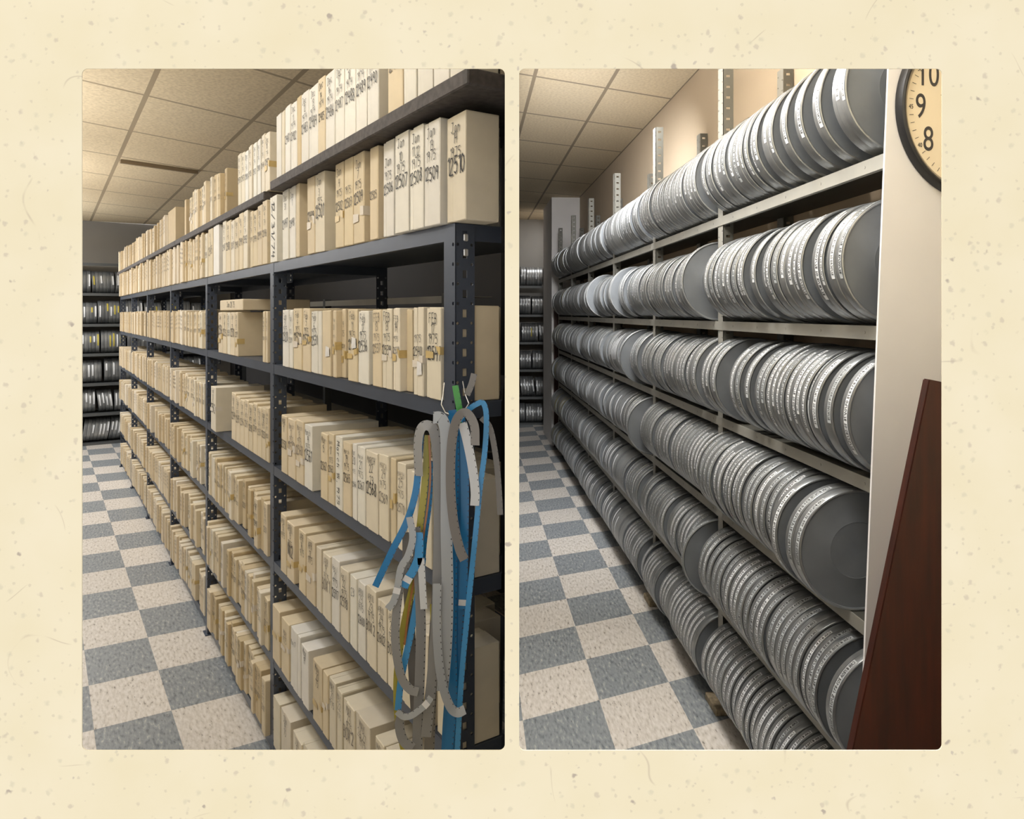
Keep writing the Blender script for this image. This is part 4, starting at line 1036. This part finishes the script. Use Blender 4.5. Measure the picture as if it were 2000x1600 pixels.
SHELFNAME = ['top shelf', 'second shelf', 'third shelf', 'fourth shelf', 'fifth shelf', 'lowest shelf']
def build_cans():
    rnd = random.Random(5)
    CANS.sort(key=lambda c: c['x'])
    single, rest = CANS[:300], CANS[300:]
    cnt = {}; pool = {}
    for c in single:
        key = (c['row'], c['bay']); n = cnt.get(key, 0); cnt[key] = n + 1
        R, t = round(c['R'], 3), round(min(c['t'], .047) - .0008, 3)
        z = ZS_R[c['row']] + R + .001; y = c['p'] - R
        y = max(y, YBK + .02 - .02 + R - .0)if False else y
        me = can_body(R, t)
        o = from_mesh('film_can', me); o.matrix_world = MR @ Matrix.Translation((c['x'], y, z)) @ Matrix.Rotation(rnd.uniform(-.004, .004), 4, 'Z')
        num = 728 + c['row'] * 13 + n // 2
        txt = None
        if c['label']:
            silver = rnd.random() < {4: .7, 3: .45}.get(c['row'], .12)
            a0 = math.radians(rnd.uniform(12, 40)); a1 = math.radians(rnd.uniform(98, 126)) * (c['label'] ** .3)
            txt = f"CAN #{num}{'AB'[n % 2]} R{rnd.choice(('01', '38', '51'))}-R{rnd.randint(37, 99)} {rnd.randint(1, 12):02d}/{rnd.randint(1, 28):02d}/78 TO {rnd.randint(1, 12):02d}/{rnd.randint(1, 28):02d}/78"
            near = c['bay'] == 0
            if near: lm = label_mesh(R, t, a0, a1, txt, label_grey if silver else label_m, True)
            else:
                k = (R, t, silver, rnd.randint(0, 2))
                if k not in pool: pool[k] = label_mesh(R, t, a0, a1, txt, label_grey if silver else label_m, True)
                lm = pool[k]
            from_mesh('label_strip', lm, None, o)
        a = f'labelled CAN {num}{"AB"[n % 2]}, ' if txt and c['bay'] == 0 else ''
        tag(o, f"grey film can, {a}{ordn(n)} from the near upright, {SHELFNAME[c['row']]}, {BAYNAME[c['bay']]}" if c['bay'] else f"grey film can, {a}{ordn(n)} from the white end wall, {SHELFNAME[c['row']]}", 'film can', 'film cans on the grey steel rack')
    # far cans: one mass, together with those on the racks that close both rooms
    bm = bmesh.new()
    def drum(M, R, t, n=28):
        vs = []
        for x, r in ((-t / 2, R - .006), (-t / 2, R - .001), (-t / 2 + .002, R), (t / 2 - .002, R), (t / 2, R - .002)):
            vs.append([bm.verts.new(M @ Vector((x, r * math.cos(2 * math.pi * k / n), r * math.sin(2 * math.pi * k / n)))) for k in range(n)])
        for i, (a, b) in enumerate(zip(vs, vs[1:])):
            for k in range(n): bm.faces.new((a[k], a[(k + 1) % n], b[(k + 1) % n], b[k])).material_index = 0
        bm.faces.new(list(reversed(vs[0]))).material_index = 1; bm.faces.new(vs[-1]).material_index = 1
    def band(M, R, t, a0, a1, mi, up=0.0):
        n = 8; prev = None
        for i in range(n + 1):
            a = a0 + (a1 - a0) * i / n
            cur = [bm.verts.new(M @ Vector((x, (R + .001) * math.sin(a), (R + .001) * math.cos(a)))) for x in (-t * .3, t * .1)]
            if prev: bm.faces.new((prev[0], prev[1], cur[1], cur[0])).material_index = mi
            prev = cur
    for c in rest:
        M = MR @ Matrix.Translation((c['x'], c['p'] - c['R'], ZS_R[c['row']] + c['R'] + .001))
        drum(M, c['R'], c['t'] - .001)
        if rnd.random() < .4: band(M, c['R'], c['t'], math.radians(rnd.uniform(15, 60)), math.radians(rnd.uniform(90, 125)), 3 if (c['bay'] == 5 and rnd.random() < .3) else 2)
    TZ = Matrix.Rotation(math.pi / 2, 4, 'Z')       # can axis along y: rims face back down the aisle
    for M0, xf, ya, yb, zs, yel in ((ML, 9.36, -1.2, 1.4, FAR_ZL, True), (MR, 9.02, -.28, .40, FAR_ZR, False)):
        for k, z in enumerate(zs[:-1] if False else zs):
            if z > 2.2 and M0 is ML: continue
            y = ya + .036
            tall = .15 if M0 is MR else .152
            while y < yb - .05:
                run = rnd.randint(4, 8); R = tall + rnd.uniform(-.012, .008)
                lean = rnd.uniform(-.12, .12) if (rnd.random() < .25) else 0
                if k == 5 and M0 is ML: lean = .16
                for _ in range(run):
                    t = rnd.uniform(.038, .043)
                    if y + t > yb - .036: y = yb; break
                    M = M0 @ Matrix.Translation((xf + R + .01, y + t / 2, z + R + .002 + abs(lean) * t * .5)) @ Matrix.Rotation(lean, 4, 'X') @ TZ
                    drum(M, R, t - .001, 24)
                    if rnd.random() < .6: band(M, R, t, math.radians(40 + rnd.uniform(0, 25)), math.radians(rnd.uniform(85, 120)), 3 if (yel and k < 3 and rnd.random() < .6) or (not yel and k == 2 and rnd.random() < .15) else 2)
                    y += t + .0015
                y += rnd.uniform(.008, .03)
    # cans on the rack that stands behind the carton rack
    for z in (1.40,):
        x = 2.28
        while x < 6.8:
            R = .165 + rnd.uniform(-.006, .006); t = rnd.uniform(.042, .05)
            M = ML @ Matrix.Translation((x, -1.345, z + R + .002))
            drum(M, R, t, 28)
            band(M, R, t, math.radians(10), math.radians(100), 2)
            x += t + rnd.choice((.003, .003, .02, .04))
    o = new_obj('far_film_cans', bm, [can_rim_many, can_face, label_m, label_yellow], None, None, True)
    tag(o, 'rows of grey film cans on the far bays and closing racks', 'film cans'); o['kind'] = 'stuff'
FAR_ZL = [1.97, 1.57, 1.185, .80, .41, .03]
FAR_ZR = [2.13, 1.69, 1.27, .85, .43, .03]
build_cans()

def closing_rack(M, x, ya, yb, zs, label, top):
    root = empty('far_can_rack', M @ Matrix.Translation((x, ya, 0)))
    tag(root, label, 'shelving rack')
    w = yb - ya
    for y in (0, w - .03):
        bm = bmesh.new(); box(bm, 0, .004, y, y + .03, 0, top); box(bm, 0, .03, y, y + .004, 0, top); new_obj('post', bm, rack_grey, None, root)
        bm = bmesh.new(); box(bm, .35, .354, y, y + .03, 0, top); new_obj('post', bm, rack_grey, None, root)
    for z in list(zs) + ([top - .01] if top > zs[0] + .3 else []):
        bm = bmesh.new(); box(bm, -.004, .352, .004, w - .004, z - .004, z); box(bm, -.006, -.001, 0.0, w, z - .035, z); new_obj('shelf', bm, rack_grey, None, root)
closing_rack(ML, 9.36, -1.2, 1.4, FAR_ZL, 'tall grey can rack across the far end of the carton aisle', 2.37)
closing_rack(MR, 9.02, -.28, .40, FAR_ZR, 'grey can rack across the far end of the can aisle', 2.16)

def back_rack():
    root = empty('rear_can_rack', ML @ Matrix.Translation((2.14, -1.12, 0)))
    tag(root, 'pale grey can rack glimpsed through the gap behind the carton rack', 'shelving rack')
    for x in (.0, .9, 2.0, 3.2, 4.8):
        bm = bmesh.new(); box(bm, x, x + .05, -.004, 0, 0, 1.815); box(bm, x, x + .004, -.05, -.004, 0, 1.815); new_obj('post', bm, rack_grey, None, root)
    for z in (1.40, 1.80, .9):
        bm = bmesh.new(); box(bm, .052, 4.8, -.33, -.006, z - .004, z); box(bm, 0.052, 4.8, -.006, -.001, z - .04, z); new_obj('shelf', bm, grey_steel, None, root)
back_rack()

# ================================================================== small things in the can aisle
def rack_block(x, y, label):
    bm = bmesh.new(); rbox(bm, -.055, .085, -.07, .05, 0, .032, .003)
    o = new_obj('wood_block', bm, block_wood); o.matrix_world = MR @ Matrix.Translation((x, y, 0)); tag(o, label, 'block')
rack_block(PX_R[1], 0, 'worn wooden block under the second upright of the can rack')
rack_block(PX_R[2], 0, 'worn wooden block under the third upright of the can rack')
bm = bmesh.new(); box(bm, 0, .012, -.30, 0, 0, 1.75)
o = new_obj('narrow_board', bm, wood_red, MR @ Matrix.Translation((7.20, .03, 0))); tag(o, 'narrow dark red board between the can rack and the white pier', 'panel')
# an added bar, coloured as the shadow in a gap between ceiling tiles
def gap_shadow_strip():
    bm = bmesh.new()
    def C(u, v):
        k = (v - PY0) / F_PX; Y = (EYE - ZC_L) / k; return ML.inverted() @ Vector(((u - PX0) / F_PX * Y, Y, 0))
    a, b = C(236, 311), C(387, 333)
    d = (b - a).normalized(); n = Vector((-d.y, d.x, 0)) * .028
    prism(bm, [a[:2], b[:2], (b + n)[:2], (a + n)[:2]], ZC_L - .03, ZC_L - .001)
    structure(new_obj('gap_shadow_1', bm, simple('gap_shadow_brown', srgb(150, 132, 106), .8), ML))
gap_shadow_strip()
